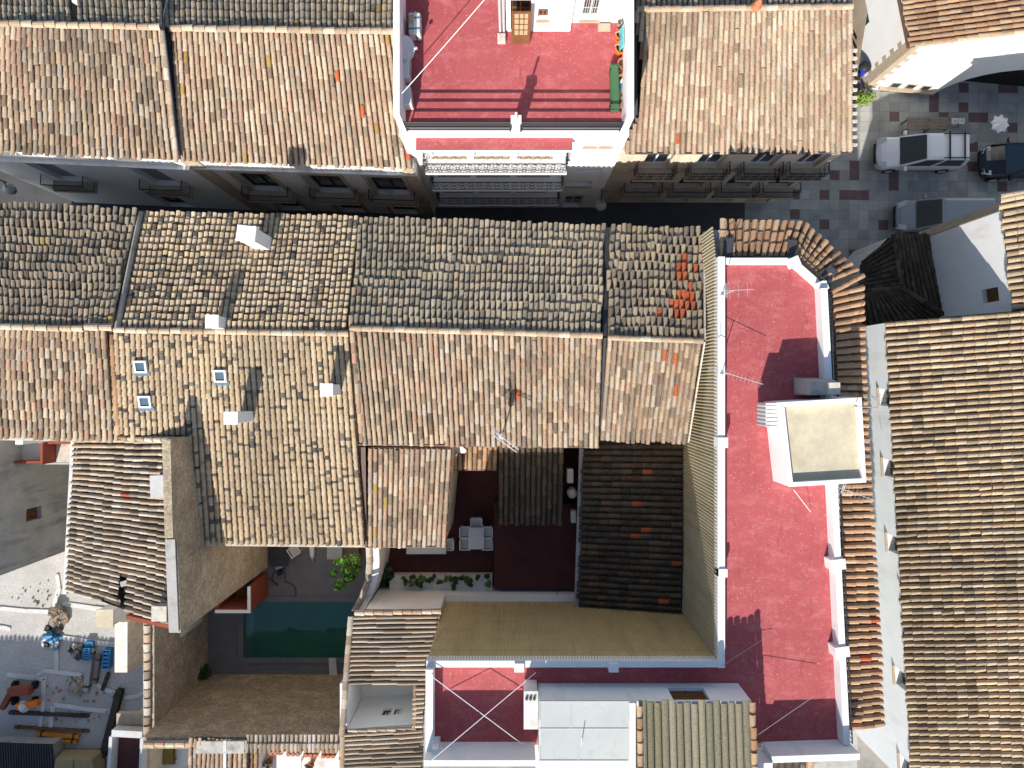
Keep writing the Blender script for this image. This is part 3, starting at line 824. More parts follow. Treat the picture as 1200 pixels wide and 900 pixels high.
def house_R():
    root = T('house', 'narrow house squeezed against tan cladding, roof patched with bright orange tiles', 'house', P(765, 390, 0), 'old town houses')
    def of(x, y):
        return .6 if (y < 385 and ((795 < x < 822 and 310 < y < 385) or (782 < x < 800 and 305 < y < 345))) and False else 0
    def ofn(x, y):
        for cx, cy, r, p in ((800, 325, 11, .55), (812, 325, 9, .5), (797, 365, 11, .8), (809, 358, 9, .6), (783, 322, 5, .5), (771, 370, 4, .9), (804, 345, 7, .4)):
            if math.hypot(x-cx, (y-cy)*.7) < r: return p
        return 0
    def ofs(x, y):
        return .35 if math.hypot(x-792, (y-432)*.6) < 14 else (.3 if math.hypot(x-775, y-412) < 7 else 0)
    def rf(m):
        tiles(m, (824, 399, 10.0), (712, 394.5, 10.0), (713, 266.5, 8.65), (823, 269, 8.65), .21, .38, 'dkgrey', dark=.05, seed=71, lf=1.6, sag=.04, wob=.3, orangefn=ofn)
        tiles(m, (712, 396, 10.0), (823, 400, 10.0), (804, 518, 8.7), (703, 515, 8.7), .195, .46, 'warm', dark=.14, orange=.015, stag=.9, seed=72, sag=.035, hgt=.44, orangefn=ofs)
    o = roofpart(root, rf)
    m = MB(); caps(m, (712, 395.5, 10.07), (823, 399.5, 10.07), .11, .4, 'mortar', 75); m.build('ridge_cap', M_TILE, o)
    m = MB(); strip(m, (711, 267, 8.6), (708, 394, 9.85), .16, .05); strip(m, (709, 396, 9.85), (702, 516, 8.55), .1, .05); m.build('flashing', M_FLASH, o)
    m = MB(); strip(m, (824.5, 272, 8.85), (825.5, 398, 10.08), .05, .12); strip(m, (825, 401, 10.05), (806, 518, 8.75), .05, .12); m.build('flashing_strip', M_MORTAR, o)
    gable_block(root, (716, 270, 8.65), (820, 272, 8.65), (821, 399, 9.95), (802, 512, 8.7), (706, 510, 8.7), (714, 396, 9.95), M_CREAM)
house_R()
# ================================================================== E  church-like hall at the square
def house_E():
    root = T('house', 'white gabled building on the square with a wide arch and sandstone corner blocks', 'house', (20, 18, 0), 'old town houses')
    c0 = Vector((17.83, 15.0, 0)); d = Vector((3.46, -.33, 0)).normalized(); F = Fac((c0.x, c0.y), (c0.x+d.x*12, c0.y+d.y*12))
    sl = .55; z0 = 4.44
    N = 16; cs, rs, rh = 6.7, 3.2, 3.5
    arch = [(cs+rs*math.cos(math.pi*(1-i/N)), rh*math.sin(math.pi*(1-i/N))) for i in range(N+1)]
    w = MB()
    # front in strips so the arch stays clean
    top = lambda s: z0 + sl*s
    w.poly([F.p(0, 0), F.p(arch[0][0], 0), F.p(arch[0][0], top(arch[0][0])), F.p(0, top(0))])
    for (s0, a0), (s1, a1) in zip(arch[:-1], arch[1:]):
        w.quad(F.p(s0, a0), F.p(s1, a1), F.p(s1, top(s1)), F.p(s0, top(s0)))
        w.quad(F.p(s0, a0), F.p(s0, a0, -.8), F.p(s1, a1, -.8), F.p(s1, a1), 1)
    e = arch[-1][0]; w.poly([F.p(e, 0), F.p(12, 0), F.p(12, top(12)), F.p(e, top(e))])
    wn = Vector((-.2, 1, 0)).normalized()
    q0 = c0; q1 = c0 + wn*9
    w.quad(Vector((q1.x, q1.y, 0)), Vector((q0.x, q0.y, 0)), Vector((q0.x, q0.y, z0)), Vector((q1.x, q1.y, z0)))
    w.quad(F.p(0, 0, -.85), F.p(12, 0, -.85), F.p(12, top(12), -.85), F.p(0, top(0), -.85), 2)
    w.build('wall', [M_WHITE, M_GREY, M_DARK], root)
    o = MB()
    A = F.p(12, top(12)+.15, .12); D = Vector((q0.x, q0.y, z0+.15)) + F.n*.12 - F.t*.15
    B = A + Vector((wn.x, wn.y, 0))*9; C = D + Vector((wn.x, wn.y, 0))*9
    tiles(o, B, A, D, C, .235, .42, 'terra', dark=.05, seed=81, sag=.015)
    rf = o.build('roof', M_TILE, root)
    m = MB(); m.tube(D - Vector((.1, 0, .06)), C - Vector((.1, 0, .06)), .07, 8); m.build('gutter', M_GUTTER, rf)
    m = MB(); caps(m, F.p(11.9, top(11.9)+.2, .06), F.p(0, top(0)+.22, .06), .1, .4, 'mortar', 84); m.build('verge_tile', M_TILE, rf)
    m = MB(); rr = random.Random(5)
    z = 0; i = 0
    while z < z0-.3:
        hgt = .34; ln = .5 if i % 2 else .28
        F.box(m, -.012, ln, z, z+hgt-.02, -.1, .02)
        b = Vector((q0.x, q0.y, 0)) + wn*(.78-ln)
        nn = Vector((-wn.y, wn.x, 0)); a0 = Vector((q0.x, q0.y, z)); 
        L = .78-ln+.1
        m.hexa([a0+nn*.02, a0+wn*L+nn*.02, a0+wn*L-nn*.05, a0-nn*.05, a0+nn*.02+Vector((0, 0, hgt-.02)), a0+wn*L+nn*.02+Vector((0, 0, hgt-.02)), a0+wn*L-nn*.05+Vector((0, 0, hgt-.02)), a0-nn*.05+Vector((0, 0, hgt-.02))])
        z += hgt; i += 1
    m.build('quoin', M_STONE, root)
    m = MB(); F.box(m, .6, 3.35, .28, .42, .003, .16); m.build('window_ledge', M_STONE, root)
    for s in (1.0, 1.75, 2.5):
        m = MB(); F.box(m, s, s+.5, .45, .95, .003, .035); ww = m.build('window', M_STONE, root)
        m = MB(); F.box(m, s+.06, s+.44, .5, .9, .036, .04); m.build('pane', M_DGREEN if s < 1.2 else M_GLASS, ww)
    p0 = q0 + wn*2.6; nn = Vector((-wn.y, wn.x, 0))
    m = MB()
    for k in range(2):
        a = p0 + wn*(k*.42)
        z_0, z_1 = .35, 1.6
        m.hexa([a+Vector((0, 0, z_0))+nn*.02, a+wn*.4+Vector((0, 0, z_0))+nn*.02, a+wn*.4+Vector((0, 0, z_0)), a+Vector((0, 0, z_0)), a+Vector((0, 0, z_1))+nn*.07, a+wn*.4+Vector((0, 0, z_1))+nn*.07, a+wn*.4+Vector((0, 0, z_1)), a+Vector((0, 0, z_1))])
    m.build('shutter', M_DGREEN, root)
house_E()
# ================================================================== F  big roof along the right edge
def house_F():
    root = T('house', 'long house with a striped tan roof sloping down to a pale alley wall', 'house', (20, -8, 0), 'old town houses')
    def rf(m):
        tiles(m, P(1340, 938, 10.3), P(1340, 352, 10.3), P(1037, 377, 8), P(1069, 930, 8), .247, .36, 'ochre', dark=.14, seed=91, sag=.03, hgt=.46, wid=.4)
    o = roofpart(root, rf)
    a = P(1068, 930, 7.8); b = P(1037, 378, 7.8)
    # west wall facing the alley: seen from the west, left end is north
    F = Fac((b.x+.12, b.y), (a.x+.12, a.y))
    hs = []
    for py in (466, 550, 640, 800, 905):
        Y = (450-py)*28.4/832; s = (b.y-Y)*F.L/abs(b.y-a.y); hs.append((s-.34, s+.34, 6.85, 7.6))
    w = MB(); F.wall(w, 0, F.L, 0, 7.85, hs, .3)
    n0 = F.p(0, 7.85, -.35); n1 = F.p(F.L, 7.85, -.35)
    e0 = Vector((n0.x+9, n0.y, 10.2)); e1 = Vector((n1.x+9, n1.y, 10.2))
    shell(w, [n0, n1, e1, e0], 0)
    w.build('wall', M_PALEBLUE, root)
    for h in hs:
        window(root, F, h, 'glass', M_OLDWOOD, .3)
house_F()
def house_G():
    root = T('house', 'pale blue-white walled house below the half hidden van, one small brown window', 'house', (20, 4.5, 0), 'old town houses')
    def rf(m):
        tiles(m, P(1340, 480, 10.4), P(1340, 200, 10.4), P(1172, 231, 8.9), P(1199, 482, 8.9), .26, .42, 'ochre', dark=.15, seed=95, hgt=.46)
    o = roofpart(root, rf)
    m = MB(); caps(m, P(1340, 200, 10.45), P(1173, 230, 8.95), .1, .4, 'mortar', 97); m.build('verge_tile', M_TILE, o)
    a = P(1174, 247, 8.75); b = P(1189, 366, 8.75)
    F = Fac((a.x, a.y), (b.x, b.y-.4))
    # small window low on the wall
    c = P(1163, 340, 8.0); k = 0
    s = F.L*.72
    h = [(s-.28, s+.28, 7.1, 8.05)]
    w = MB(); F.wall(w, 0, F.L, 0, 8.75, h, .2)
    n0 = F.p(0, 8.75, -.35); n1 = F.p(F.L, 8.75, -.35); e0 = Vector((n0.x+9, n0.y, 10.2)); e1 = Vector((n1.x+9, n1.y, 10.2))
    shell(w, [n0, n1, e1, e0], 0)
    w.build('wall', M_WHITE, root)
    window(root, F, h[0], 'shutter', M_WOOD, .2, 'shutter')
    # low coping wall that continues towards the plaza
    m = MB()
    p = F.p(-.02, 0, 0)
    m.prism([(p.x-.01, p.y+.005), (p.x+.9, p.y+.005), (p.x+.8, p.y+.5), (p.x+.2, p.y+.42)], 0, 8.6)
    m.build('corner_pier', M_STONE, root)
house_G()
def house_H():
    root = T('annex', 'low dark hipped tile roof wedged between the red terrace and the pale wall', 'annex', P(1055, 335, 0))
    def rf(m):
        ap = (1056, 336, 4.3); z = 3.3
        tiles(m, (1056, 336, 4.3), (1047, 276, 4.0), (1010, 306, z), (1006, 341, z), .2, .36, 'dark', seed=101)
        tiles(m, (1114, 372, 4.3), (1056, 336, 4.3), (1047, 274, 3.9), (1090, 276, 3.9), .23, .36, 'dark', seed=102)
        tiles(m, (1010, 340, 3.6), (1056, 337, 4.3), (1114, 374, 4.2), (1010, 385, 3.3), .2, .36, 'dark', seed=103)
    o = roofpart(root, rf)
    m = MB()
    for a, b in (((1056, 336, 4.36), (1046, 276, 4.05)), ((1057, 337, 4.36), (1114, 373, 4.36)), ((1055, 337, 4.36), (1011, 341, 3.66))): caps(m, a, b, .1, .38, 'dark', 105)
    m.build('hip_cap', M_TILE, o)
    w = MB(); shell(w, [(1010, 312, 3.2), (1040, 279, 3.2), (1087, 281, 3.6), (1108, 368, 3.8), (1012, 380, 3.2)], 0); w.build('wall', M_WHITE2, root)
house_H()
# ================================================================== I  red terrace house
XW, YS, YP, ZF = 7.24, -9.72, -12.75, 10.7
def corr(mb, a, b, z0, z1, pitch=.1, amp=.025, n=None):
    """corrugated sheet from a to b (world xy), outward to the right-hand side of a->b"""
    a = Vector((a[0], a[1], 0)); b = Vector((b[0], b[1], 0)); d = b-a; L = d.length; t = d/L; nn = Vector((t.y, -t.x, 0))
    k = int(L/pitch)*4
    bs = len(mb.v)
    for i in range(k+1):
        o = amp*(1 if (i % 4) in (1, 2) else 0)
        p = a + d*(i/k) + nn*o
        za = z0(i/k) if callable(z0) else z0
        mb.v.append((p.x, p.y, za)); mb.v.append((p.x, p.y, z1(i/k) if callable(z1) else z1))
    for i in range(k):
        q = bs+2*i
        mb.f.append([q, q+2, q+3, q+1]); mb.m.append(0); mb.c.append(None)
def house_I():
    root = T('house', 'L-shaped house with a long red roof terrace and tan corrugated cladding', 'house', (9, -4, 0), 'old town houses')
    outer = [(XW, 4.45), (XW, YS), (-2.98, YS), (-2.98, YP-.2), (11.75, YP-.05), (11.0, 3.55), (10.0, 4.45)]
    w = MB(); w.prism([(x, y) for x, y in outer], 0, ZF-.02); w.prism([(XW+.02, 4.452), (10.0, 4.452), (9.95, 5.5), (XW+.02, 5.6)], 0, 10.2); w.build('wall', M_WHITE2, root)
    m = MB(); m.prism([(XW+.02, 4.4), (XW+.02, YS-.02), (-2.95, YS-.02), (-2.95, YP-.15), (11.7, YP), (10.95, 3.5), (9.98, 4.4)], ZF-.015, ZF); m.build('terrace_floor', M_RED, root)
    # cladding
    m = MB(); corr(m, (XW-.012, 4.3), (XW-.012, YS-.0), 4.6, 11.02, .125, .03); corr(m, (XW+.0, 5.7), (XW-.012, 4.3), 0.1, lambda k: 10.45+.5*k, .125, .03); m.build('cladding', M_TAN, root)
    m = MB(); corr(m, (XW-.04, YS+.012), (-2.98, YS+.012), 3.95, 11.02, .1, .022); 
    m.build('cladding', M_TAN2, root)
    m = MB()
    for k in range(6):
        z = 4.9+k*1.05
        m.box((-2.97, YS+.036, z), (XW-.05, YS+.044, z+.02))
    m.build('cladding_lap', M_TAN2, root)
    # parapets
    p = MB(); t = .2
    p.box((XW-.03, YS-t, ZF+.001), (XW+t, 4.45, 11.2))
    p.box((-3.0, YS-t, ZF+.001), (XW-.031, YS+.03, 11.15))
    p.box((-3.0, YP-.2, ZF+.001), (-2.75, YS-t-.001, 11.35))
    for (x, y, sx, sy) in ((XW+.12, -2.05, .34, .36), (XW+.12, -6.6, .3, .28), (.25, YS-.18, .34, .3), (3.55, YS-.18, .34, .3)):
        p.box((x-sx/2, y-sy/2, ZF+.002), (x+sx/2, y+sy/2, 11.26))
    p.build('inner_parapet', M_WHITE, root)
    def seg(a, b, th, z1):
        q = MB()
        a = Vector((a[0], a[1], 0)); b = Vector((b[0], b[1], 0)); d = (b-a).normalized(); n = Vector((d.y, -d.x, 0))*th/2
        q.hexa([a-n+Vector((0, 0, ZF+.001)), b-n+Vector((0, 0, ZF+.001)), b+n+Vector((0, 0, ZF+.001)), a+n+Vector((0, 0, ZF+.001)), a-n+Vector((0, 0, z1)), b-n+Vector((0, 0, z1)), b+n+Vector((0, 0, z1)), a+n+Vector((0, 0, z1))])
        q.build('outer_parapet', M_WHITE, root)
    seg((XW+.2, 4.35), (9.85, 4.35), .22, 10.9); seg((10.0, 4.27), (10.88, 3.5), .24, 10.9); seg((10.9, 3.35), (11.1, -.5), .24, 11.2)
    seg((11.26, -3.45), (11.7, YP+.15), .22, 11.2)
    for c in ((9.95, 4.3), (10.93, 3.45)):
        q = MB(); q.obox((c[0], c[1], ZF+.002), (.34, .34, .36), .4); q.build('parapet_pier', M_WHITE, root)
    for c in ((11.38, -6.3), (11.52, -9.35)):
        q = MB(); q.obox((c[0], c[1], ZF+.002), (.5, .36, .56), .12); q.build('parapet_pier', M_WHITE, root)
    s = MB()
    s.box((-2.98, YP-.2, ZF+.001), (.8, YP, 11.95)); s.box((-2.75, YP+.001, ZF+.001), (-2.55, YP+.2, 11.6))
    s.build('south_parapet', M_WHITE, root); s = MB()
    s.box((8.2, YP-.42, ZF+.001), (8.9, YP-.2, 11.75)); s.hexa([(8.9, YP-.22, ZF), (11.9, YP-.12, ZF), (11.9, YP+.1, ZF), (8.9, YP, ZF), (8.9, YP-.22, 11.7), (11.9, YP-.12, 11.7), (11.9, YP+.1, 11.7), (8.9, YP, 11.7)])
    s.build('south_parapet', M_WHITE, root)
    # pent roof skirts
    def rf_a(m):
        tiles(m, Vector((9.95, 4.55, 10.66)), Vector((7.55, 4.55, 10.66)), Vector((7.5, 5.85, 10.44)), Vector((10.45, 5.8, 10.44)), .24, .4, 'terra', seed=111, hgt=.42, lf=1.4)
        tiles(m, Vector((11.12, 3.55, 10.66)), Vector((9.97, 4.55, 10.66)), Vector((10.47, 5.8, 10.44)), Vector((12.45, 4.0, 10.44)), .24, .4, 'terra', seed=112, hgt=.42, lf=1.4)
    def rf_b(m):
        tiles(m, Vector((11.6, .0, 10.6)), Vector((11.42, 3.3, 10.6)), Vector((12.6, 3.6, 10.35)), Vector((12.7, .0, 10.35)), .27, .5, 'fresh', seed=113, hgt=.46)
        tiles(m, Vector((11.98, YP+.35, 10.6)), Vector((11.6, .0, 10.6)), Vector((12.7, .0, 10.35)), Vector((13.4, YP+.35, 10.35)), .27, .5, 'fresh', dark=.1, orange=.02, seed=114, hgt=.46)
    o = roofpart(root, rf_a, 'pent_roof'); roofpart(root, rf_b, 'pent_roof')
    m = MB(); caps(m, Vector((11.35, 3.25, 10.68)), Vector((12.6, 3.9, 10.47)), .1, .4, 'fresh', 115)
    m.build('hip_cap', M_TILE, o); m = MB()
    caps(m, Vector((7.5, 4.55, 10.6)), Vector((7.55, 5.9, 10.5)), .1, .4, 'mortar', 116); m.build('hip_cap', M_TILE, o)
    m = MB()
    for pts in ([(7.5, 4.47), (7.85, 4.47), (7.88, 5.2), (7.6, 5.2)], [(9.78, 4.47), (10.03, 4.45), (10.15, 5.1), (9.8, 5.15)], [(10.9, 3.75), (11.2, 3.5), (11.6, 4.0), (11.3, 4.25)]):
        m = MB(); m.prism(pts, 10.6, 10.76); m.build('flashing', M_FLASH, o)
    m = MB()
    for (x0, y0), (x1, y1) in (((11.17, 3.2), (11.33, -.4)), ((11.45, -3.5), (11.88, YP+.2))):
        m.hexa([(x0-.12, y0, 10.5), (x1-.12, y1, 10.5), (x1+.14, y1, 10.5), (x0+.14, y0, 10.5), (x0-.12, y0, 10.7), (x1-.12, y1, 10.7), (x1+.16, y1, 10.7), (x0+.16, y0, 10.7)])
    m.build('gutter', M_FLASH, o)
    for (x0, y0), (x1, y1) in (((11.14, 3.2), (11.3, -.4)), ((11.45, -3.5), (11.88, YP+.2)), ((10.12, 4.35), (10.95, 3.62))):
        m = MB()
        for z in (10.95, 11.22): m.tube((x0, y0, z), (x1, y1, z), .022, 5)
        k = int(abs(y1-y0)/.16)+2
        for i in range(k+1): m.tube((x0+(x1-x0)*i/k, y0+(y1-y0)*i/k, 10.62), (x0+(x1-x0)*i/k, y0+(y1-y0)*i/k, 11.22), .012, 4)
        m.build('railing', M_IRON, root)
    # penthouse
    zt = 12.2
    pts = [(8.98, -.62), (11.72, -.45), (11.88, -3.3), (9.3, -3.45)]
    w = MB(); w.prism(pts, ZF+.002, zt-.28); 
    cx = sum(p[0] for p in pts)/4; cy = sum(p[1] for p in pts)/4
    inn = [(cx+(x-cx)*.9, cy+(y-cy)*.9) for x, y in pts]
    for i in range(4):
        a, b = pts[i], pts[(i+1) % 4]; c, d = inn[(i+1) % 4], inn[i]
        w.hexa([(a[0], a[1], zt-.279), (d[0], d[1], zt-.279), (c[0], c[1], zt-.279), (b[0], b[1], zt-.279), (a[0], a[1], zt), (d[0], d[1], zt), (c[0], c[1], zt), (b[0], b[1], zt)])
    ph = w.build('penthouse_wall', M_WHITE, root)
    m = MB(); m.prism([(cx+(x-cx)*.905, cy+(y-cy)*.905) for x, y in pts], zt-.277, zt-.2); m.build('penthouse_roof', M_CREAMROOF, ph)
    m = MB(); m.box((8.9, -1.0, 11.25), (9.02, -1.1, 11.4)); m.build('lamp_bracket', M_IRON, ph)
    m = MB()
    m.box((8.62, -1.45, 11.05), (9.0, -.65, 11.9)); v = m.build('vent_box', M_WHITE2, root)
    m = MB()
    for k in range(6): m.box((8.6, -1.44+k*.135, 11.06), (8.619, -1.44+k*.135+.05, 11.89)); m.box((8.63, -1.44+k*.135, 11.901), (9.0, -1.44+k*.135+.02, 11.915))
    m.build('louvre', M_LGREY, v)
    # extractor hood on the north side
    m = MB()
    m.hexa([(10.05, -.38, ZF+.002), (11.15, -.38, ZF+.002), (11.15, .22, ZF+.002), (10.05, .22, ZF+.002), (10.15, -.38, 11.75), (11.15, -.36, 11.75), (11.1, .1, 11.75), (10.15, .1, 11.75)])
    o = m.build('chimney', M_GREY, root)
    m = MB(); m.box((10.75, -.35, 11.752), (11.12, .05, 11.95)); m.build('chimney_cap', M_MORTAR, o)
    # stair house at the south
    w = MB()
    zt = 12.15; FS = Fac((8.05, -10.66), (.92, -10.66)); 
    h = [(1.35, 2.6, ZF+.35, zt-.12)]
    FS.wall(w, 0, FS.L, ZF+.002, zt, h, .15)
    w.prism([(.92, -10.99), (8.05, -10.99), (8.05, -15), (.92, -15)], 0, 11.6)
    w.box((4.05, -15, 11.601), (8.05, -11.0, 12.0))
    w.box((3.93, -15, 11.602), (4.13, -10.67, 12.28))
    w.build('stair_house_wall', M_WHITE, root)
    window(root, FS, h[0], 'shutter', M_WOOD, .15, 'shutter')
    def rf2(m):
        tiles(m, Vector((4.25, -15, 12.75)), Vector((7.95, -15, 12.75)), Vector((7.95, -10.88, 12.25)), Vector((4.25, -10.88, 12.25)), .25, 4.4, 'olive', seed=121, sag=.006, jit=.2, hgt=.34, wid=.46, lf=.3)
    o = roofpart(root, rf2, 'stair_house_roof')
    m = MB(); caps(m, Vector((8.0, -15, 12.84)), Vector((8.0, -10.62, 12.32)), .11, .4, 'fresh', 122, .03); caps(m, Vector((4.24, -15, 12.84)), Vector((4.24, -10.75, 12.32)), .1, .4, 'fresh', 123); m.build('verge_tile', M_TILE, o)
house_I()
def canopy():
    root = T('canopy', 'translucent white sheet canopy with thin metal frame beside the stair house roof', 'canopy', (2.4, -11.6, 11.6))
    m = MB()
    for (x0, x1, y0, y1) in ((.95, 1.95, -11.53, -10.66), (1.99, 3.88, -11.53, -10.66), (.95, 2.2, -12.6, -11.57), (2.24, 3.88, -12.6, -11.57)):
        m.hexa([(x0, y0, 12.19), (x1, y0, 12.19), (x1, y1, 12.195), (x0, y1, 12.195), (x0, y0, 12.21), (x1, y0, 12.21), (x1, y1, 12.215), (x0, y1, 12.215)])
    m.build('sheet', M_CANOPY, root)
    m = MB()
    for y in (-10.64, -11.55, -12.62): m.box((.9, y-.018, 12.165), (3.92, y+.018, 12.225))
    for x, ya, yb in ((.92, -12.62, -10.64), (1.97, -11.53, -10.66), (2.22, -12.6, -11.57), (3.9, -12.62, -10.64)): m.box((x-.018, ya, 12.17), (x+.018, yb, 12.222))
    m.build('frame', M_ALU, root)
    m = MB(); m.tube((2.35, -12.9, 11.6), (2.32, -11.7, 12.5), .016, 6); m.build('support_rod', M_ALU, root)
    for x in (.95, 3.85):
        m = MB(); m.box((x-.03, -12.63, 11.602), (x+.03, -12.57, 12.164)); m.build('leg', M_ALU, root)
canopy()
def cabinet():
    root = T('cabinet', 'white metal cabinet standing beside the translucent canopy on the red terrace', 'cabinet', (.62, -11.2, ZF))
    m = MB(); m.box((.42, -11.75, ZF+.05), (.88, -10.5, 11.75)); m.build('body', M_PLASTIC, root, bevel=.03)
    m = MB(); m.box((.4, -11.78, 11.751), (.9, -10.47, 11.79)); m.build('top', M_WHITE2, root, bevel=.01)
    m = MB()
    for y in (-10.65, -11.6): m.box((.44, y-.04, ZF+.002), (.86, y+.04, ZF+.049))
    m.build('foot', M_CARTRIM, root)
    m = MB()
    for k in range(3): m.tube((.5+k*.13, -10.72, 11.79), (.5+k*.13, -10.72, 11.86), .05, 8)
    m.build('connection', M_FLASH, root)
cabinet()
# low roof south of the red terrace
def house_Sx():
    root = T('house', 'low brown tiled house showing as a strip behind the bottom parapet of the red terrace', 'house', (10.3, -13.8, 0))
    m = MB(); tiles(m, Vector((8.25, -13.1, 9.3)), Vector((11.2, -13.05, 9.3)), Vector((11.2, -16, 8.6)), Vector((8.25, -16, 8.6)), .28, .42, 'dark', seed=131); rf = m.build('roof', M_TILE, root)
    m = MB(); caps(m, Vector((11.3, -13.05, 9.4)), Vector((11.3, -16, 8.7)), .13, .4, 'fresh', 132); m.build('verge_tile', M_TILE, rf)
    w = MB(); w.prism([(8.3, -13.1), (11.4, -13.1), (11.4, -16), (8.3, -16)], 0, 8.5); w.build('wall', M_WHITE2, root)
house_Sx()
# ================================================================== K  houses round the dark courtyard
def house_S2():
    root = T('house', 'narrow tile-roofed wing between the yellow roof and the dark courtyard', 'house', P(478, 580, 0), 'old town houses')
    def rf(m): tiles(m, (431, 525, 8.5), (530, 526, 8.5), (523, 638, 7.2), (431, 639, 7.2), .2, .45, 'warm', dark=.12, moss=.01, stag=.9, seed=141, sag=.025, hgt=.44)
    o = roofpart(root, rf)
    m = MB(); strip(m, (426, 524, 8.45), (427.5, 640, 7.15), .18, .07); m.tube(P(427, 640.5, 7.1), P(523, 640.5, 7.1), .05, 8); m.build('gutter', M_GUTTER, o)
    w = MB(); shell(w, [(431, 525, 8.33), (529, 526, 8.33), (522, 634, 7.03), (431, 634, 7.03)], 0); w.build('wall', M_CREAM, root)
house_S2()
def house_S3():
    root = T('annex', 'small sunlit tile lean-to at the head of the dark courtyard', 'annex', P(555, 535, 0))
    def rf(m): tiles(m, (530, 518, 6.5), (584, 518, 6.5), (582, 549, 6.1), (531, 548, 6.1), .22, .4, 'terra', dark=.1, stag=.7, seed=151)
    o = roofpart(root, rf)
    m = MB(); m.tube(P(530, 550, 6.05), P(582, 550.5, 6.05), .05, 6); m.build('gutter', M_GUTTER, o)
    w = MB(); shell(w, [(531, 515, 6.4), (582, 515, 6.4), (581, 545, 6.0), (532, 545, 6.0)], 0); w.build('wall', M_GREY, root)
    root = T('annex', 'mossy brown tile roof over the courtyard, half shaded, below the roof antenna', 'annex', P(622, 568, 0))
    def rf(m): tiles(m, (584, 520, 6.5), (661, 520, 6.5), (659, 613, 5.4), (584, 612, 5.4), .235, .46, 'dark', moss=.02, stag=.7, seed=152, hgt=.44)
    o = roofpart(root, rf)
    w = MB(); shell(w, [(586, 516, 6.4), (659, 516, 6.4), (657, 608, 5.3), (586, 608, 5.3)], 0); w.build('wall', M_GREY, root)
    root = T('house', 'dark tiled lean-to deep in shade against the tan cladding, edged by a pale gutter', 'house', P(740, 615, 0), 'old town houses')
    def rf(m): tiles(m, (798, 717, 6.1), (803, 512, 6.1), (684, 512, 5.1), (678, 709, 5.1), .27, .42, 'dark', orange=.016, dark=.25, seed=153, hgt=.46)
    o = roofpart(root, rf)
    m = MB(); strip(m, (681.5, 520, 5.0), (675.5, 710, 5.0), .2, .1); m.build('gutter', M_GGUTTER, o)
    m = MB(); strip(m, (805, 512, 6.1), (800, 717, 6.1), .08, .1); m.build('flashing', M_GGUTTER, o)
    w = MB(); shell(w, [(684, 505, 4.95), (802, 505, 5.95), (797, 714, 5.95), (679, 707, 4.95)], 0); w.build('wall', M_GREY, root)
house_S3()
ZC = 3.0
def P2(x, y, z): v = P(x, y, z); return (v.x, v.y)
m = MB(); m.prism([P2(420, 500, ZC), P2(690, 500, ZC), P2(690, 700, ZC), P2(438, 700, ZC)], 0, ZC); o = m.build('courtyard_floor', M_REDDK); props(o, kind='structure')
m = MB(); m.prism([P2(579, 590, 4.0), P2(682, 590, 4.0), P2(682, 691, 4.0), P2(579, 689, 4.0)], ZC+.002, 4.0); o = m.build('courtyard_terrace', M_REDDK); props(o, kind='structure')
def court_wall():
    root = T('garden_wall', 'white courtyard wall with a planting ledge, in shade below the tan cladding', 'wall', (-1.5, -9.5, 0))
    m = MB(); m.box((-6.1, -9.7, 0), (-2.99, -9.4, 6.35)); m.box((-2.985, -9.7, 0), (3.1, -9.4, 4.35)); m.build('wall', M_WHITE, root)
    m = MB(); m.box((-5.6, -9.398, ZC+.001), (-.9, -8.75, ZC+.55)); m.build('ledge', M_WHITE2, root)
    m = MB(); m.tube((2.0, -9.37, 4.0), (2.0, -9.37, 4.35), .02, 5); m.build('pipe', M_IRON, root)
    m = MB(); caps(m, Vector((-6.2, -9.55, 6.37)), Vector((-3.0, -9.55, 6.37)), .14, .4, 'old', 161); m.build('coping', M_TILE, root)
    root = T('garden_wall', 'curved white wall with tile coping between the pool patio and the dark courtyard', 'wall', (-6.3, -8, 0))
    m = MB()
    line = [(430, 641, 5.8), (431, 660, 5.7), (429, 680, 5.5), (422, 700, 5.3), (413, 716, 5.6)]
    V = [P(*q) for q in line]
    for a, b in zip(V[:-1], V[1:]):
        d = (b-a); n = Vector((d.y, -d.x, 0)).normalized()*.28
        za, zb = a.z, b.z
        m.hexa([Vector((a.x-.05, a.y, 0)), Vector((b.x-.05, b.y, 0)), Vector((b.x+.5, b.y, 0)), Vector((a.x+.5, a.y, 0)), Vector((a.x-.05, a.y, za)), Vector((b.x-.05, b.y, zb)), Vector((b.x+.5, b.y, zb)), Vector((a.x+.5, a.y, za))])
    m.build('wall', M_WHITE2, root)
    m = MB()
    for a, b in zip(V[:-1], V[1:]): caps(m, a+Vector((.1, 0, .03)), b+Vector((.1, 0, .03)), .13, .4, 'old', int(a.y*10) % 97)
    m.build('coping', M_TILE, root)
court_wall()
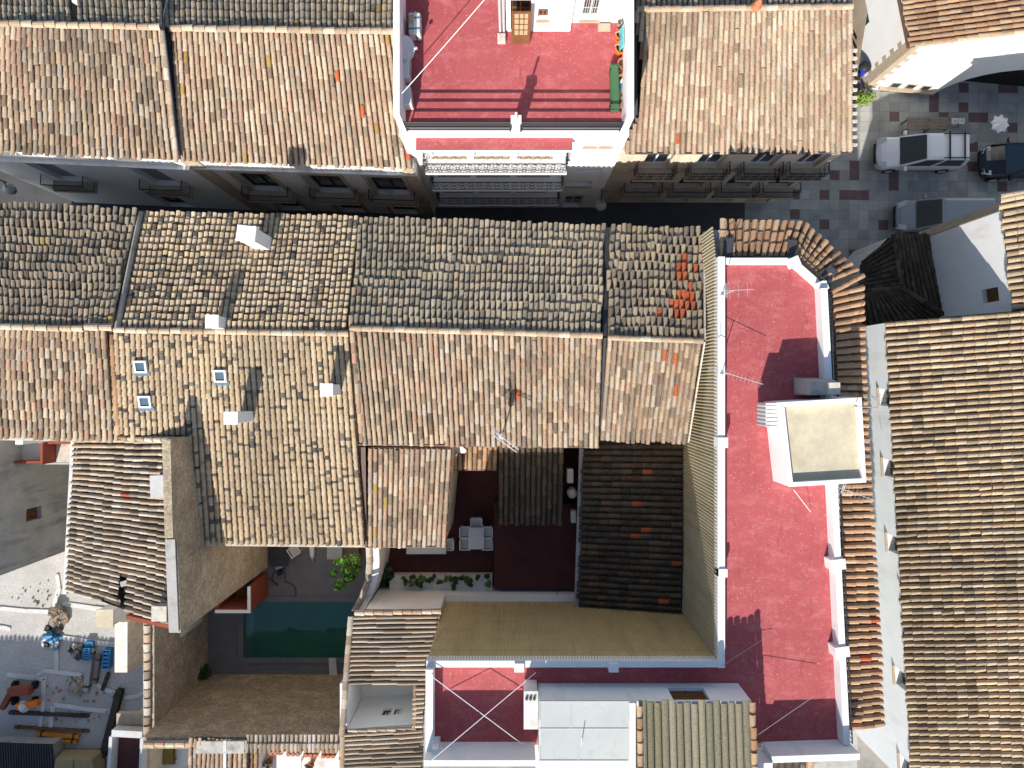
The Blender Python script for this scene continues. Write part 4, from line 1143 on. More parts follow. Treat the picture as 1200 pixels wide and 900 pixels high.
# ================================================================== old stone house
def house_O():
    root = T('house', 'old stone house with a broken striped roof and ochre wall beside the yellow roof', 'house', P(150, 615, 0), 'old town houses')
    cl = inpoly([(60, 500), (216, 500), (205, 545), (196, 560), (200, 620), (209, 625), (206, 735), (150, 722), (153, 702), (153, 675), (136, 675), (136, 706), (60, 694)])
    def rf(m): tiles(m, (204, 733, 9.05), (213, 513, 9.15), (90, 513, 7.75), (80, 694, 7.75), .232, .42, 'old', dark=.16, orange=.006, seed=171, sag=.05, hgt=.5, wid=.36, clip=cl, wob=.06)
    o = roofpart(root, rf)
    m = MB(); caps(m, (92, 511, 7.85), (211, 516, 9.25), .12, .4, 'pink', 172); m.build('ridge_cap', M_TILE, o)
    m = MB(); strip(m, (88, 514, 7.6), (78.5, 695, 7.6), .14, .16); m.build('eave_board', M_WHITE2, o)
    w = MB()
    shell(w, [(92, 516, 7.6), (206, 517, 9.0), (202, 729, 8.9), (150, 716, 8.3), (84, 692, 7.6)], 0)
    w.build('wall', M_GREY, root)
    w = MB()
    xw = -12.32
    w.hexa([(xw-.42, -9.25, 0), (xw, -9.25, 0), (xw, -5.6, 0), (xw-.42, -5.6, 0), (xw-.42, -9.25, 9.6), (xw, -9.25, 9.6), (xw, -5.6, 9.9), (xw-.42, -5.6, 9.9)])
    w.hexa([(xw-.42, -5.598, 0), (xw, -5.598, 0), (xw, -2.0, 0), (xw-.42, -2.0, 0), (xw-.3, -5.598, 10.2), (xw, -5.598, 10.2), (xw, -2.0, 10.4), (xw-.3, -2.0, 10.4)])
    w.build('gable_wall', M_OCHRE, root)
    m = MB(); strip(m, Vector((xw-.22, -9.2, 9.62)), Vector((xw-.22, -5.7, 9.92)), .36, .06); m.build('coping', M_CONC, root)
    c = P(186, 570, 9.7); m = MB(); m.obox((c.x, c.y, 8.6), (.5, .75, 1.1), .03); ch = m.build('chimney', M_CONC, root, bevel=.02)
    m = MB(); m.obox((c.x, c.y, 9.701), (.58, .83, .06), .03); m.build('chimney_cap', M_LGREY, ch)
    c = P(187, 719, 9.6); m = MB(); m.obox((c.x, c.y, 8.6), (.5, .5, 1.0)); ch = m.build('chimney', M_CONC, root, bevel=.02)
    m = MB(); m.obox((c.x, c.y, 9.601), (.56, .56, .05)); m.build('chimney_cap', M_MORTAR, ch)
    m = MB(); c = P(145, 692, 8.3); m.obox((c.x, c.y, 7.75), (.5, 1.1, .1)); m.build('roof_hole', M_DARK, root)
    m = MB(); m.obox(P(147, 683, 8.42), (.28, .2, .12), .3); m.build('loose_slab', M_CONC, root)
    c = P(122, 725, 7.2); m = MB(); m.obox((c.x, c.y, 0), (.62, .66, 7.1)); ch = m.build('chimney', M_WHITE2, root, bevel=.02)
    m = MB(); m.obox((c.x, c.y, 7.101), (.7, .72, .07)); m.build('chimney_cap', M_CREAMROOF, ch)
    m = MB(); c0 = P(149, 724, 8.3); m.hexa([(c0.x-.05, c0.y-.05, 7.0), (c0.x+2.3, c0.y-.3, 7.0), (c0.x+2.3, c0.y-.15, 7.0), (c0.x-.05, c0.y+.1, 7.0), (c0.x-.05, c0.y-.05, 8.3), (c0.x+2.3, c0.y-.3, 8.9), (c0.x+2.3, c0.y-.15, 8.9), (c0.x-.05, c0.y+.1, 8.3)]); m.build('eave_band', M_BRICKRED, root)
house_O()
def site_walls():
    root = T('concrete_wall', 'pale concrete wall stub standing out from the old stone house into the building site', 'wall', (-15.9, -10.9, 0))
    m = MB(); a = P(142, 729, 4.2); b = P(142, 788, 3.4)
    m.hexa([(a.x-.3, b.y, 0), (a.x+.3, b.y, 0), (a.x+.3, a.y, 0), (a.x-.3, a.y, 0), (b.x-.3, b.y, 3.4), (b.x+.28, b.y, 3.4), (a.x+.28, a.y, 4.2), (a.x-.28, a.y, 4.2)]); m.build('wall', M_MORTAR, root)
site_walls()
def patio_walls():
    root = T('patio_wall', 'ochre stone wall on the building site side of the pool patio, tile coping', 'wall', (-15.6, -12.8, 0))
    m = MB(); m.box((-15.9, -15.1, 0), (-15.42, -10.0, 5.4)); m.build('wall', M_OCHRE, root)
    m = MB(); caps(m, Vector((-15.68, -15.1, 5.44)), Vector((-15.68, -10.0, 5.44)), .16, .4, 'old', 181); m.build('coping', M_TILE, root)
    m = MB(); m.box((-15.418, -11.8, .8), (-15.39, -10.5, 3.0)); m.build('plaster_patch', M_WHITE2, root)
    root = T('patio_wall', 'ochre stone wall closing the bottom of the pool patio, row of dark coping tiles', 'wall', (-11, -14.9, 0))
    m = MB(); m.box((-15.4, -15.2, 0), (-6.95, -14.72, 6.4)); m.build('wall', M_OCHRE, root)
    m = MB()
    for i in range(22):
        x = -11.0 + i*.185
        caps(m, Vector((x, -15.3, 6.52)), Vector((x, -14.6, 6.42)), .075, .36, 'old', 190+i)
    caps(m, Vector((-15.3, -14.96, 6.44)), Vector((-13.2, -14.96, 6.44)), .14, .4, 'pink', 183)
    m.build('coping', M_TILE, root)
    m = MB(); m.box((-13.1, -15.3, 6.402), (-11.1, -14.8, 6.6)); m.build('cement_cap', M_GREY, root)
patio_walls()
# pool
def pool():
    root = T('swimming_pool', 'dark green water swimming pool in the shaded slate patio', 'pool', (-10.8, -12.4, 0))
    x0, x1, y0, y1 = -13.6, -7.6, -13.85, -11.03
    m = MB(); m.box((x0+.001, y0+.001, .006), (x1-.001, y1-.001, .06)); m.build('water', M_WATER, root)
    m = MB()
    for lo, hi in (((x0-.28, y0-.28, .006), (x1+.28, y0, .075)), ((x0-.28, y1, .006), (x1+.28, y1+.28, .075)), ((x0-.28, y0+.001, .006), (x0, y1-.001, .075)), ((x1, y0+.001, .006), (x1+.28, y1-.001, .075))): m.box(lo, hi)
    m.build('coping', M_SLATE, root)
    m = MB(); m.box((x0+.001, y0+.01, .061), (x0+.55, y1-.01, .066)); m.build('step', glass_mat('pool_step_water', (.004, .075, .07)), root)
pool()
# sheds
def sheds():
    root = T('house', 'striped tile shed roof against the tan cladding, enclosing a tiny white light well', 'house', P(455, 790, 0), 'old town houses')
    holeclip = lambda x, y: not (405 < x < 485 and 803 < y < 853)
    def rf(m):
        tiles(m, (499, 803, 7.1), (516, 720, 7.1), (413, 721, 6.4), (410, 803, 6.4), .193, 1.3, 'old', dark=.1, seed=201, hgt=.5, wid=.37, stag=.5)
        tiles(m, (496, 853, 7.1), (499, 804, 7.1), (486, 804, 7.0), (485, 853, 7.0), .193, .9, 'old', seed=202, hgt=.5)
        tiles(m, (496, 960, 7.1), (496, 854, 7.1), (403, 858, 6.4), (400, 960, 6.4), .195, 1.3, 'old', dark=.1, seed=203, hgt=.5, wid=.37, stag=.5)
    o = roofpart(root, rf)
    m = MB(); caps(m, (416, 718, 6.52), (517, 716, 7.2), .12, .4, 'pink', 204); m.build('ridge_cap', M_TILE, o)
    m = MB(); caps(m, (411, 722, 6.5), (401, 860, 6.5), .13, .38, 'old', 205); caps(m, (402, 862, 6.5), (399, 960, 6.5), .12, .38, 'pink', 206); m.build('verge_tile', M_TILE, o)
    w = MB()
    shell(w, [(414, 724, 6.25), (514, 722, 6.95), (499, 801, 6.95), (412, 801, 6.25)], 0)
    shell(w, [(488, 803, 6.9), (498, 803, 6.95), (495, 855, 6.95), (487, 855, 6.9)], 0)
    shell(w, [(405, 860, 6.25), (494, 856, 6.95), (494, 955, 6.95), (402, 955, 6.25)], 0)
    w.build('wall', M_WHITE2, root)
    q = MB()
    s0 = P(407, 855, 6.4); s1 = P(486, 852, 6.6)
    F = Fac((s1.x, s1.y+.02), (s0.x, s0.y+.02))
    hs = [(.75, 1.12, 4.7, 5.35), (1.25, 1.62, 4.7, 5.35)]
    F.wall(q, 0, F.L, 0, 6.4, hs, .15)
    q.box((s0.x-.32, s0.y, 0), (s0.x-.02, s0.y+1.9, 6.35)); q.box((s0.x-.02, s0.y+.02, 0), (s1.x, s0.y+1.8, 3.4))
    q.build('light_well_wall', M_WHITE, root)
    for h in hs: window(root, F, h, 'glass', M_DKWOOD, .15, sill=False)
    m = MB(); caps(m, (486.5, 803, 7.05), (486, 853, 7.05), .07, .4, 'terra', 207); caps(m, (408, 856, 6.48), (487, 853.5, 7.0), .08, .4, 'mortar', 208); m.build('rim_tile', M_TILE, o)
sheds()
def bottom_left():
    root = T('house', 'small pinkish tiled roof in two parts behind the pool patio at the bottom edge', 'house', P(260, 890, 0))
    def rf(m):
        tiles(m, (222, 863, 6.55), (263, 865, 6.5), (262, 960, 6.2), (218, 960, 6.2), .19, .4, 'pink', stag=.6, seed=211)
        tiles(m, (267, 865, 6.5), (291, 867, 6.5), (290, 960, 6.2), (266, 960, 6.2), .2, .4, 'pink', stag=.6, seed=212)
        tiles(m, (292, 872, 6.2), (303, 872, 6.2), (302, 960, 6.0), (292, 960, 6.0), .2, .4, 'fresh', stag=.6, seed=213)
    o = roofpart(root, rf)
    m = MB(); strip(m, (265, 866, 6.5), (264, 960, 6.2), .12, .14); m.build('party_strip', M_LGREY, o)
    w = MB(); w.prism([P2(222, 868, 6.1), P2(302, 872, 6.1), P2(302, 960, 6.1), P2(220, 960, 6.1)], 0, 6.0); w.build('wall', M_WHITE2, root)
    # tiled-lattice terrace
    root = T('roof_terrace', 'bright white roof terrace at the bottom edge with terracotta lattice blocks in its parapet', 'terrace', P(350, 885, 0))
    w = MB(); w.prism([P2(304, 870, 5.0), P2(398, 874, 5.0), P2(398, 960, 5.0), P2(304, 960, 5.0)], 0, 5.0); w.build('floor', M_WHITE2, root)
    a = P(304, 868.5, 6.0); b = P(399, 874, 6.0)
    m = MB(); strip(m, Vector((a.x, a.y, 5.0)), Vector((b.x, b.y, 5.0)), .22, 1.0, .002); m.build('parapet', M_WHITE, root)
    for i in range(4):
        k = .2+i*.215; c = a + (b-a)*k
        m = MB()
        for dx in (-.2, 0, .2):
            for dy in (-.1, .1): m.obox((c.x+dx, c.y-.38+dy, 5.9), (.15, .13, .14), .1)
        m.obox((c.x, c.y-.38, 5.002), (.6, .3, .88)); m.build('lattice_block', M_TERRA, root)
    # little white patio with lounger
    root = T('patio', 'small shaded white patio with a slanting wall at the bottom edge beside the pinkish roof', 'patio', P(195, 885, 0))
    w = MB(); w.prism([P2(178, 862, 2.0), P2(222, 862, 2.0), P2(222, 960, 2.0), P2(170, 960, 2.0)], 0, 2.0); w.build('floor', M_WHITE2, root)
    m = MB(); 
    A, B, C, D = P(182, 858, 2.9), P(190, 858, 2.9), P(176, 960, 2.9), P(164, 960, 2.9)
    E1, E2 = P(181, 874, 2.9), P(170, 875, 2.9)
    m.prism([(A.x, A.y), (B.x, B.y), (E1.x, E1.y), (C.x, C.y), (D.x, D.y), (E2.x, E2.y)], 0, 2.9); m.build('wall', M_WHITE, root)
    # dark red terrace hut
    root = T('roof_terrace', 'narrow dark red floored terrace with pale rim beside the building site', 'terrace', P(153, 875, 0))
    w = MB(); w.prism([P2(139, 855, 4.0), P2(172, 857, 4.0), P2(168, 960, 4.0), P2(132, 960, 4.0)], 0, 3.6); w.build('wall', M_CREAM, root)
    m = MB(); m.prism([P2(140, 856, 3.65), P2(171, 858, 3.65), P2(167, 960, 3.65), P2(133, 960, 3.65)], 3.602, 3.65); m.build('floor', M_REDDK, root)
    m = MB(); a = [(138, 853.5, 4.0), (172, 855.5, 4.0)]
    strip(m, (138, 853, 3.6), (173, 855, 3.6), .3, .5, .003); strip(m, (137, 857, 3.6), (130, 960, 3.6), .14, .5, .003); strip(m, (172.5, 858, 3.6), (168.5, 960, 3.6), .12, .5, .003); m.build('rim', M_LGREY, root)
    m = MB(); m.box(tuple(P(140, 846, 3.4)), tuple(P(176, 846, 3.4)+Vector((0, .5, .25)))); m.build('ledge', M_STONE, root)
bottom_left()
def house_L():
    root = T('house', 'bare grey cement house wall beside the building site, small brown window and terracotta balcony', 'house', P(-40, 600, 0), 'old town houses')
    F = Fac((-20.7, -7.75), (-20.7, -2.1))
    h = [(1.85, 2.4, 4.75, 5.75), (4.1, 4.9, 2.2, 4.0)]
    w = MB(); F.wall(w, 0, F.L, 0, 7.4, h, .25)
    w.prism([(-26, -7.75), (-21.06, -7.75), (-21.06, -2.1), (-26, -2.1)], 0, 7.38)
    w.build('wall', M_GREY, root)
    window(root, F, h[0], 'shutter', M_WOOD, .25, 'shutter'); window(root, F, h[1], 'glass', M_DKWOOD, .25, 'window', sill=False)
    m = MB(); F.box(m, 0, F.L, 7.401, 7.55, -.6, .05); m.build('coping', M_WHITE, root)
    # terrace balcony
    m = MB(); m.box((-20.69, -3.3, 5.9), (-18.0, -2.35, 6.02)); b = m.build('balcony', M_LGREY, root)
    m = MB(); m.box((-20.69, -3.3, 6.021), (-19.35, -3.2, 6.5)); m.box((-19.34, -3.3, 6.021), (-19.24, -2.4, 6.9)); m.box((-19.23, -2.48, 6.021), (-18.0, -2.38, 6.7)); m.build('balcony_wall', M_BRICKRED, b)
    m = MB(); m.box((-19.23, -3.28, 6.021), (-18.02, -2.49, 6.05)); m.build('balcony_floor', M_MORTAR, b)
    m = MB(); m.box((-19.45, -2.37, 5.5), (-19.15, -2.2, 8.2)); m.build('pier', M_WHITE, root)
    m = MB(); m.tube((-20.6, -3.36, 5.86), (-18.0, -3.36, 5.86), .05, 6); m.build('pipe', M_GGUTTER, root)
house_L()
# unseen houses added outside the frame, sized to shade the site
def offstage():
    for lab, xa, xb, yn, h in (('unseen house added to shade the building site, taller of two', -21.4, -15.6, -20.4, 6.7), ('unseen house added to shade the building site, lower of two', -31.0, -21.5, -20.8, 5.3)):
        root = T('house', lab, 'house', ((xa+xb)/2, yn-4, 0))
        w = MB(); w.prism([(xa+.2, yn-.2), (xb-.2, yn-.2), (xb-.2, yn-8.8), (xa+.2, yn-8.8)], 0, h-.15); w.build('wall', M_WHITE2, root)
        m = MB(); tiles(m, Vector((xb, yn-4.5, h+1.2)), Vector((xa, yn-4.5, h+1.2)), Vector((xa, yn, h)), Vector((xb, yn, h)), .22, .4, 'warm', seed=301)
        tiles(m, Vector((xa, yn-4.5, h+1.2)), Vector((xb, yn-4.5, h+1.2)), Vector((xb, yn-9, h)), Vector((xa, yn-9, h)), .22, .4, 'warm', seed=302); m.build('roof', M_TILE, root)
offstage()
# ================================================================== vehicles (front points to -x in local space)
def ring(x, hw, zb, zt, crown=.0, tuck=.06):
    return [(x, -hw+tuck, zb), (x, -hw, zb+.22), (x, -hw, zb+.42), (x, -hw+.04, zt-.05), (x, -hw+.14, zt), (x, 0, zt+crown), (x, hw-.14, zt), (x, hw-.04, zt-.05), (x, hw, zb+.42), (x, hw, zb+.22), (x, hw-tuck, zb)]
def loft(mb, rings, mi=0):
    n = len(rings[0]); vs = [p for r in rings for p in r]; fs = []
    for i in range(len(rings)-1):
        for k in range(n):
            fs.append((i*n+k, i*n+(k+1) % n, (i+1)*n+(k+1) % n, (i+1)*n+k))
    fs.append(tuple(range(n))); fs.append(tuple(range((len(rings)-1)*n, len(rings)*n))[::-1])
    mb.add(vs, fs, mi)
def car(label, loc, rz, paint, kind):
    root = T('parked_car', label, 'car' if kind != 'panel' else 'van', loc, 'vehicles parked on the square', 0)
    W = .78 if kind != 'hatch' else .84; L = 4.3 if kind != 'panel' else 4.35
    x0 = -L/2; x1 = L/2
    H = {'van': 1.72, 'hatch': 1.45, 'panel': 1.78}[kind]
    zb = .28; belt = .98 if kind != 'hatch' else .9
    hood = .92 if kind != 'hatch' else .84
    mb = MB()
    b = Vector((0, 0, 0)) 
    st = [(x0, .42, .5, .62), (x0+.06, .58, .38, .7), (x0+.2, .72, zb, .8), (x0+.42, .8, zb, hood-.06), (x0+.8, W-.01, zb, hood), (x0+1.12, W, zb, belt), (0, W+.01, zb, belt), (x1-.6, W, zb, belt), (x1-.12, W-.03, zb+.03, belt), (x1, W-.1, .42, belt-.08)]
    rings = [ring(x, hw, a, z, .03) for x, hw, a, z in st]
    off = Vector(loc)
    def tr(p):
        q = Vector(p); q.rotate(Matrix.Rotation(rz, 3, 'Z')); return q + off
    loft(mb, [[tr(p) for p in r] for r in rings])
    body = mb.build('body', paint, root, smooth=False, bevel=.03)
    # cabin
    if kind == 'hatch': xs = (x0+1.05, x0+1.95, x1-.95, x1-.15)
    elif kind == 'van': xs = (x0+1.0, x0+1.98, x1-.3, x1-.06)
    else: xs = (x0+.85, x0+1.7, x1-.12, x1-.03)
    wb, wt = W-.03, (.62 if kind == 'hatch' else .64)
    mb = MB()
    z0 = belt-.01
    def quadset(e=0.0):
        B = [(xs[0]-e, -wb-e, z0), (xs[3]+e, -wb-e, z0), (xs[3]+e, wb+e, z0), (xs[0]-e, wb+e, z0)]
        Tp = [(xs[1]-e, -wt-e, H), (xs[2]+e, -wt-e, H), (xs[2]+e, wt+e, H), (xs[1]-e, wt+e, H)]
        return B, Tp
    B, Tp = quadset()
    # roof slightly crowned: extra ring
    Tq = [(xs[1]+.15, -wt+.14, H+.035), (xs[2]-.1, -wt+.14, H+.035), (xs[2]-.1, wt-.14, H+.035), (xs[1]+.15, wt-.14, H+.035)]
    mb.add([tr(p) for p in B+Tp+Tq], [(0, 1, 5, 4), (1, 2, 6, 5), (2, 3, 7, 6), (3, 0, 4, 7), (4, 5, 9, 8), (5, 6, 10, 9), (6, 7, 11, 10), (7, 4, 8, 11), (8, 9, 10, 11), (3, 2, 1, 0)])
    cab = mb.build('cabin', paint, root, bevel=.035)
    def pane(a, b, c, d, name, shrink=(.06, .08), dn=.006):
        a, b, c, d = [Vector(q) for q in (a, b, c, d)]
        n = (b-a).cross(d-a).normalized()
        cc = (a+b+c+d)/4
        if n.dot(cc - Vector((0, 0, H*.6))) < 0: n = -n
        def il(u, v): return (a*(1-u)+b*u)*(1-v) + (d*(1-u)+c*u)*v
        su, sv = shrink
        pts = [il(su, sv), il(1-su, sv), il(1-su, 1-sv), il(su, 1-sv)]
        m = MB(); m.hexa([tr(p - n*.02) for p in pts] + [tr(p + n*dn) for p in pts]); return m.build(name, M_CARGLASS, root)
    pane(B[3], B[0], Tp[0], Tp[3], 'windscreen', (.05, .03), .012)
    if kind != 'panel':
        pane(B[1], B[2], Tp[2], Tp[1], 'rear_window', (.1, .2), .012)
        for s in (0, 1):
            p, q, r_, t_ = ((B[0], B[1], Tp[1], Tp[0]) if s == 0 else (B[2], B[3], Tp[3], Tp[2]))
            p, q, r_, t_ = [Vector(v) for v in (p, q, r_, t_)]
            def mixp(u): return p*(1-u)+q*u, t_*(1-u)+r_*u
            for u0, u1 in ((.05, .45), (.5, .93)):
                a1, d1 = mixp(u0); b1, c1 = mixp(u1); pane(a1, b1, c1, d1, 'side_window', (.03, .1), .008)
    else:
        for s in (0, 1):
            p, q, r_, t_ = ((B[0], B[1], Tp[1], Tp[0]) if s == 0 else (B[3], B[2], Tp[2], Tp[3]))
            p, q, r_, t_ = [Vector(v) for v in (p, q, r_, t_)]
            pane(p*.95+q*.05, p*.68+q*.32, t_*.64+r_*.36, t_*.95+r_*.05, 'side_window', (.03, .1), .008)
    for sx in (x0+.82, x1-.8):
        for sy in (-1, 1):
            m = MB(); m.lathe(tr((sx, sy*(W-.17), .31)), [(.2, 0), (.31, .0), (.31, .2), (.2, .2)], 18, 0, tr((0, sy, 0))-off)
            w = m.build('wheel', M_TYRE, root)
            m = MB(); m.lathe(tr((sx, sy*(W-.17), .31)), [(.19, .19), (.19, .205), (.05, .215)], 12, 0, tr((0, sy, 0))-off); m.build('rim', M_ALU, w)
    for sy in (-1, 1):
        m = MB(); m.hexa([tr(p) for p in ((x0+.05, sy*.5-.13, .6), (x0+.42, sy*.62-.1, .72), (x0+.42, sy*.62+.12, .72), (x0+.05, sy*.5+.13, .6), (x0+.03, sy*.5-.13, .73), (x0+.42, sy*.62-.1, hood-.02), (x0+.42, sy*.62+.12, hood-.02), (x0+.03, sy*.5+.13, .73))]); m.build('headlight', M_ALU, root)
        m = MB(); m.obox(tr((x0+1.25, sy*(W+.1), belt-.02)), (.14, .22, .15), rz); m.build('wing_mirror', paint, root, bevel=.02)
        m = MB(); m.obox(tr((x1-.03, sy*(W-.14), .75)), (.1, .14, .3), rz); m.build('tail_light', M_TAIL, root)
    m = MB(); m.obox(tr((x0-.005, 0, .5)), (.06, 1.0, .16), rz); m.build('grille', M_CARTRIM, root)
    if kind == 'van':
        m = MB()
        for sy in (-1, 1): m.tube(tr((xs[1]+.75, sy*(wt-.06), H+.09)), tr((xs[2]-.06, sy*(wt-.06), H+.09)), .026, 6)
        rr = m.build('roof_rail', M_CARTRIM, root)
        m = MB()
        for x in (xs[1]+1.0, xs[2]-.3): m.obox(tr((x, 0, H+.105)), (.07, wt*2+.06, .035), rz)
        m.build('cross_bar', M_CARTRIM, rr)
    return root
v = P(1080, 178, .9); car('small white passenger van with black roof rails and cross bars, parked by the tables', (v.x, v.y, .004), 0, M_CARWHITE, 'van')
v = P(1196, 187, .8); car('black hatchback parked nose to tail behind the white van, cut by the frame edge', (v.x+.25, v.y, .004), .03, M_CARBLACK, 'hatch')
v = P(1104, 254, 1.0); car('white panel van half hidden below the stone ledge of the pale blue-white house', (v.x+.05, v.y+.1, .004), .0, M_CARWHITE_SHADE, 'panel')

# ================================================================== plaza furniture
def wood_table(label, px, py, w=1.06, d=.6):
    c = P(px, py, .75); root = T('cafe_table', label, 'table', (c.x, c.y, .004), 'plank tables on the square')
    m = MB()
    for k in range(5): m.box((c.x-w/2, c.y-d/2+k*d/5, .71), (c.x+w/2, c.y-d/2+(k+1)*d/5-.012, .75))
    m.build('tabletop', M_OLDWOOD, root)
    for sx in (-1, 1):
        for sy in (-1, 1):
            m = MB(); m.obox((c.x+sx*(w/2-.1), c.y+sy*(d/2-.08), .004), (.07, .07, .705)); m.build('leg', M_OLDWOOD, root)
wood_table('weathered plank table end to end with another, the one away from the white cubes', 1076, 144)
wood_table('weathered plank table end to end with another, the one touching the white cubes', 1102.3, 144)
def stool(label, px, py, col=M_WHITE2):
    c = P(px, py, .5); root = T('stool', label, 'stool', (c.x, c.y, .004), 'white cube stools at the end of the plank tables')
    m = MB(); m.box((c.x-.15, c.y-.15, .42), (c.x+.15, c.y+.15, .48)); m.build('seat', col, root, bevel=.02)
    for sx in (-1, 1):
        for sy in (-1, 1):
            m = MB(); m.obox((c.x+sx*.11, c.y+sy*.11, .004), (.05, .05, .414)); m.build('leg', col, root)
    m = MB(); m.obox((c.x, c.y, .481), (.1, .1, .02), .4); m.build('seat_button', M_GREY, root)
stool('white square stool touching the end of the plank tables', 1119.5, 141.5)
stool('white square stool, second from the end of the plank tables', 1127.5, 141.5)
def bench(label, px, py):
    c = P(px, py, .45); root = T('bench', label, 'bench', (c.x, c.y, .004), 'pale benches between the van and the plank tables')
    m = MB()
    for k in range(3): m.box((c.x-.32, c.y-.16+k*.11, .41), (c.x+.32, c.y-.16+k*.11+.09, .45))
    m.build('seat', M_LGREY, root)
    for sx in (-1, 1):
        m = MB(); m.box((c.x+sx*.26-.03, c.y-.15, .004), (c.x+sx*.26+.03, c.y+.15, .409)); m.build('leg', M_LGREY, root)
bench('pale slatted bench between the white van and the plank table away from the cubes', 1074, 153.5)
bench('pale slatted bench between the white van and the plank table by the cubes', 1098, 153.5)
def parasol():
    c = P(1172, 145, 1.0); root = T('parasol', 'small white parasol with a scalloped star-like edge near the black hatchback', 'parasol', (c.x, c.y, .004))
    m = MB(); n = 16; z = 2.15; k = (CAMZ-z)/FPX; cx, cy = (1172-600)*k, (450-145)*k
    vs = [(cx, cy, z+.3)]; 
    for i in range(n):
        t = 2*math.pi*i/n + .2; r = .46 if i % 2 else .34; vs.append((cx+r*math.cos(t), cy+r*math.sin(t), z))
    for i in range(n):
        t = 2*math.pi*i/n + .2; r = .45 if i % 2 else .33; vs.append((cx+r*math.cos(t), cy+r*math.sin(t), z-.05))
    m.add(vs, [(0, 1+i, 1+(i+1) % n) for i in range(n)] + [(1+i, 1+n+i, 1+n+(i+1) % n, 1+(i+1) % n) for i in range(n)]); m.build('canopy', M_WHITE, root)
    m = MB(); m.tube((cx, cy, .06), (cx, cy, z+.33), .022, 8); m.build('pole', M_ALU, root)
    m = MB(); m.lathe((cx, cy, .005), [(.22, 0), (.22, .05), (.05, .07)], 14); m.build('base', M_CONC, root)
parasol()
def bin_(label, px, py, body, lid, z=1.0, r=.27):
    c = P(px, py, 0); root = T('recycling_bin', label, 'bin', (c.x, c.y, .004), 'bins in the lane mouth')
    m = MB(); m.lathe((c.x, c.y, .004), [(r*.78, 0), (r*.95, .1), (r, z*.75), (r*.97, z*.8)], 14); m.build('body', body, root)
    m = MB(); m.lathe((c.x, c.y, z*.805), [(r*1.04, 0), (r*1.04, .06), (r*.6, .16), (r*.2, .19)], 14); m.build('lid', lid, root)
bin_('blue bin with a dark lid against the pale wall of the arched building', 1002, 89, M_SIGNBLUE, M_CARTRIM, 1.3)
bin_('yellow bin with a dark lid beside the blue one in the lane', 991, 99, M_YELLOW, M_CARTRIM, 1.2)
bin_('large black bin with grey lid at the corner of the pale roof', 987, 81, M_CARTRIM, M_FLASH, 1.5, .4)
def bush(label, c, rad, n, cols, size, flat=.8, stems=3, name='shrub', cat='shrub', group=None, pot=None):
    c = Vector(c); root = T(name, label, cat, (c.x, c.y, c.z), group)
    base = c.z
    if pot:
        m = MB(); m.lathe(c, [(pot*.7, 0), (pot, pot*1.5), (pot*1.1, pot*1.52), (pot*1.1, pot*1.75), (pot*.85, pot*1.75), (pot*.8, pot*1.5)], 12); m.build('pot', M_TERRA, root)
        base += pot*1.4
    m = MB()
    for i in range(stems):
        t = R.uniform(0, 6.3); m.tube((c.x, c.y, base-.02), (c.x+math.cos(t)*rad*.6, c.y+math.sin(t)*rad*.6, base+rad*flat*1.2), rad*.07, 5, 0, rad*.03)
    m.build('stem', M_OLDWOOD, root)
    m = MB(); rr = random.Random(int(abs(c.x*91+c.y*37)))
    k = max(3, int(n/45))
    for i in range(k):
        d = Vector((rr.gauss(0, 1), rr.gauss(0, 1), rr.gauss(0, .8))).normalized()*rad*rr.uniform(.25, .75)
        leaves(m, (c.x+d.x, c.y+d.y, base+rad*flat+d.z*flat), rad*rr.uniform(.3, .5), n//k, cols, size, .85, rr)
    m.build('foliage', M_LEAF, root)
    return root
v = P(1008, 117, 0); bush('sunlit yellow-green shrub at the foot of the sandstone corner blocks', v, .6, 420, [(.16, .24, .03), (.22, .28, .04), (.08, .16, .02)], .09)
v = P(239, 783, 0); bush('dark green shrub in the shaded corner of the pool patio wall', v, .62, 620, LEAFD, .13, 1.0)
def lantern(label, px, py, z, wallY):
    c = P(px, py, z); root = T('street_lamp', label, 'street lamp', (c.x, c.y, z))
    m = MB(); m.tube((c.x, c.y, z+.45), (c.x, wallY, z+.7), .025, 6); m.tube((c.x, wallY-.02, z+.5), (c.x, wallY-.02, z+.9), .03, 6); m.build('bracket', M_IRON, root)
    m = MB(); m.lathe((c.x, c.y, z), [(.1, 0), (.2, .12), (.24, .3), (.1, .42), (.04, .46)], 14); m.build('lamp_glass', glass_mat('lamp_glass', (.16, .2, .2), .2), root)
    m = MB(); m.lathe((c.x, c.y, z+.36), [(.26, 0), (.14, .1), (.03, .16)], 14); m.build('hood', M_GREY, root)
lantern('round glass street lamp on a bracket low on the white terrace house', 703, 243, 2.6, 8.95)
lantern('dark round street lamp over the street at the edge of the frame', 17, 224, 4.2, 8.9)

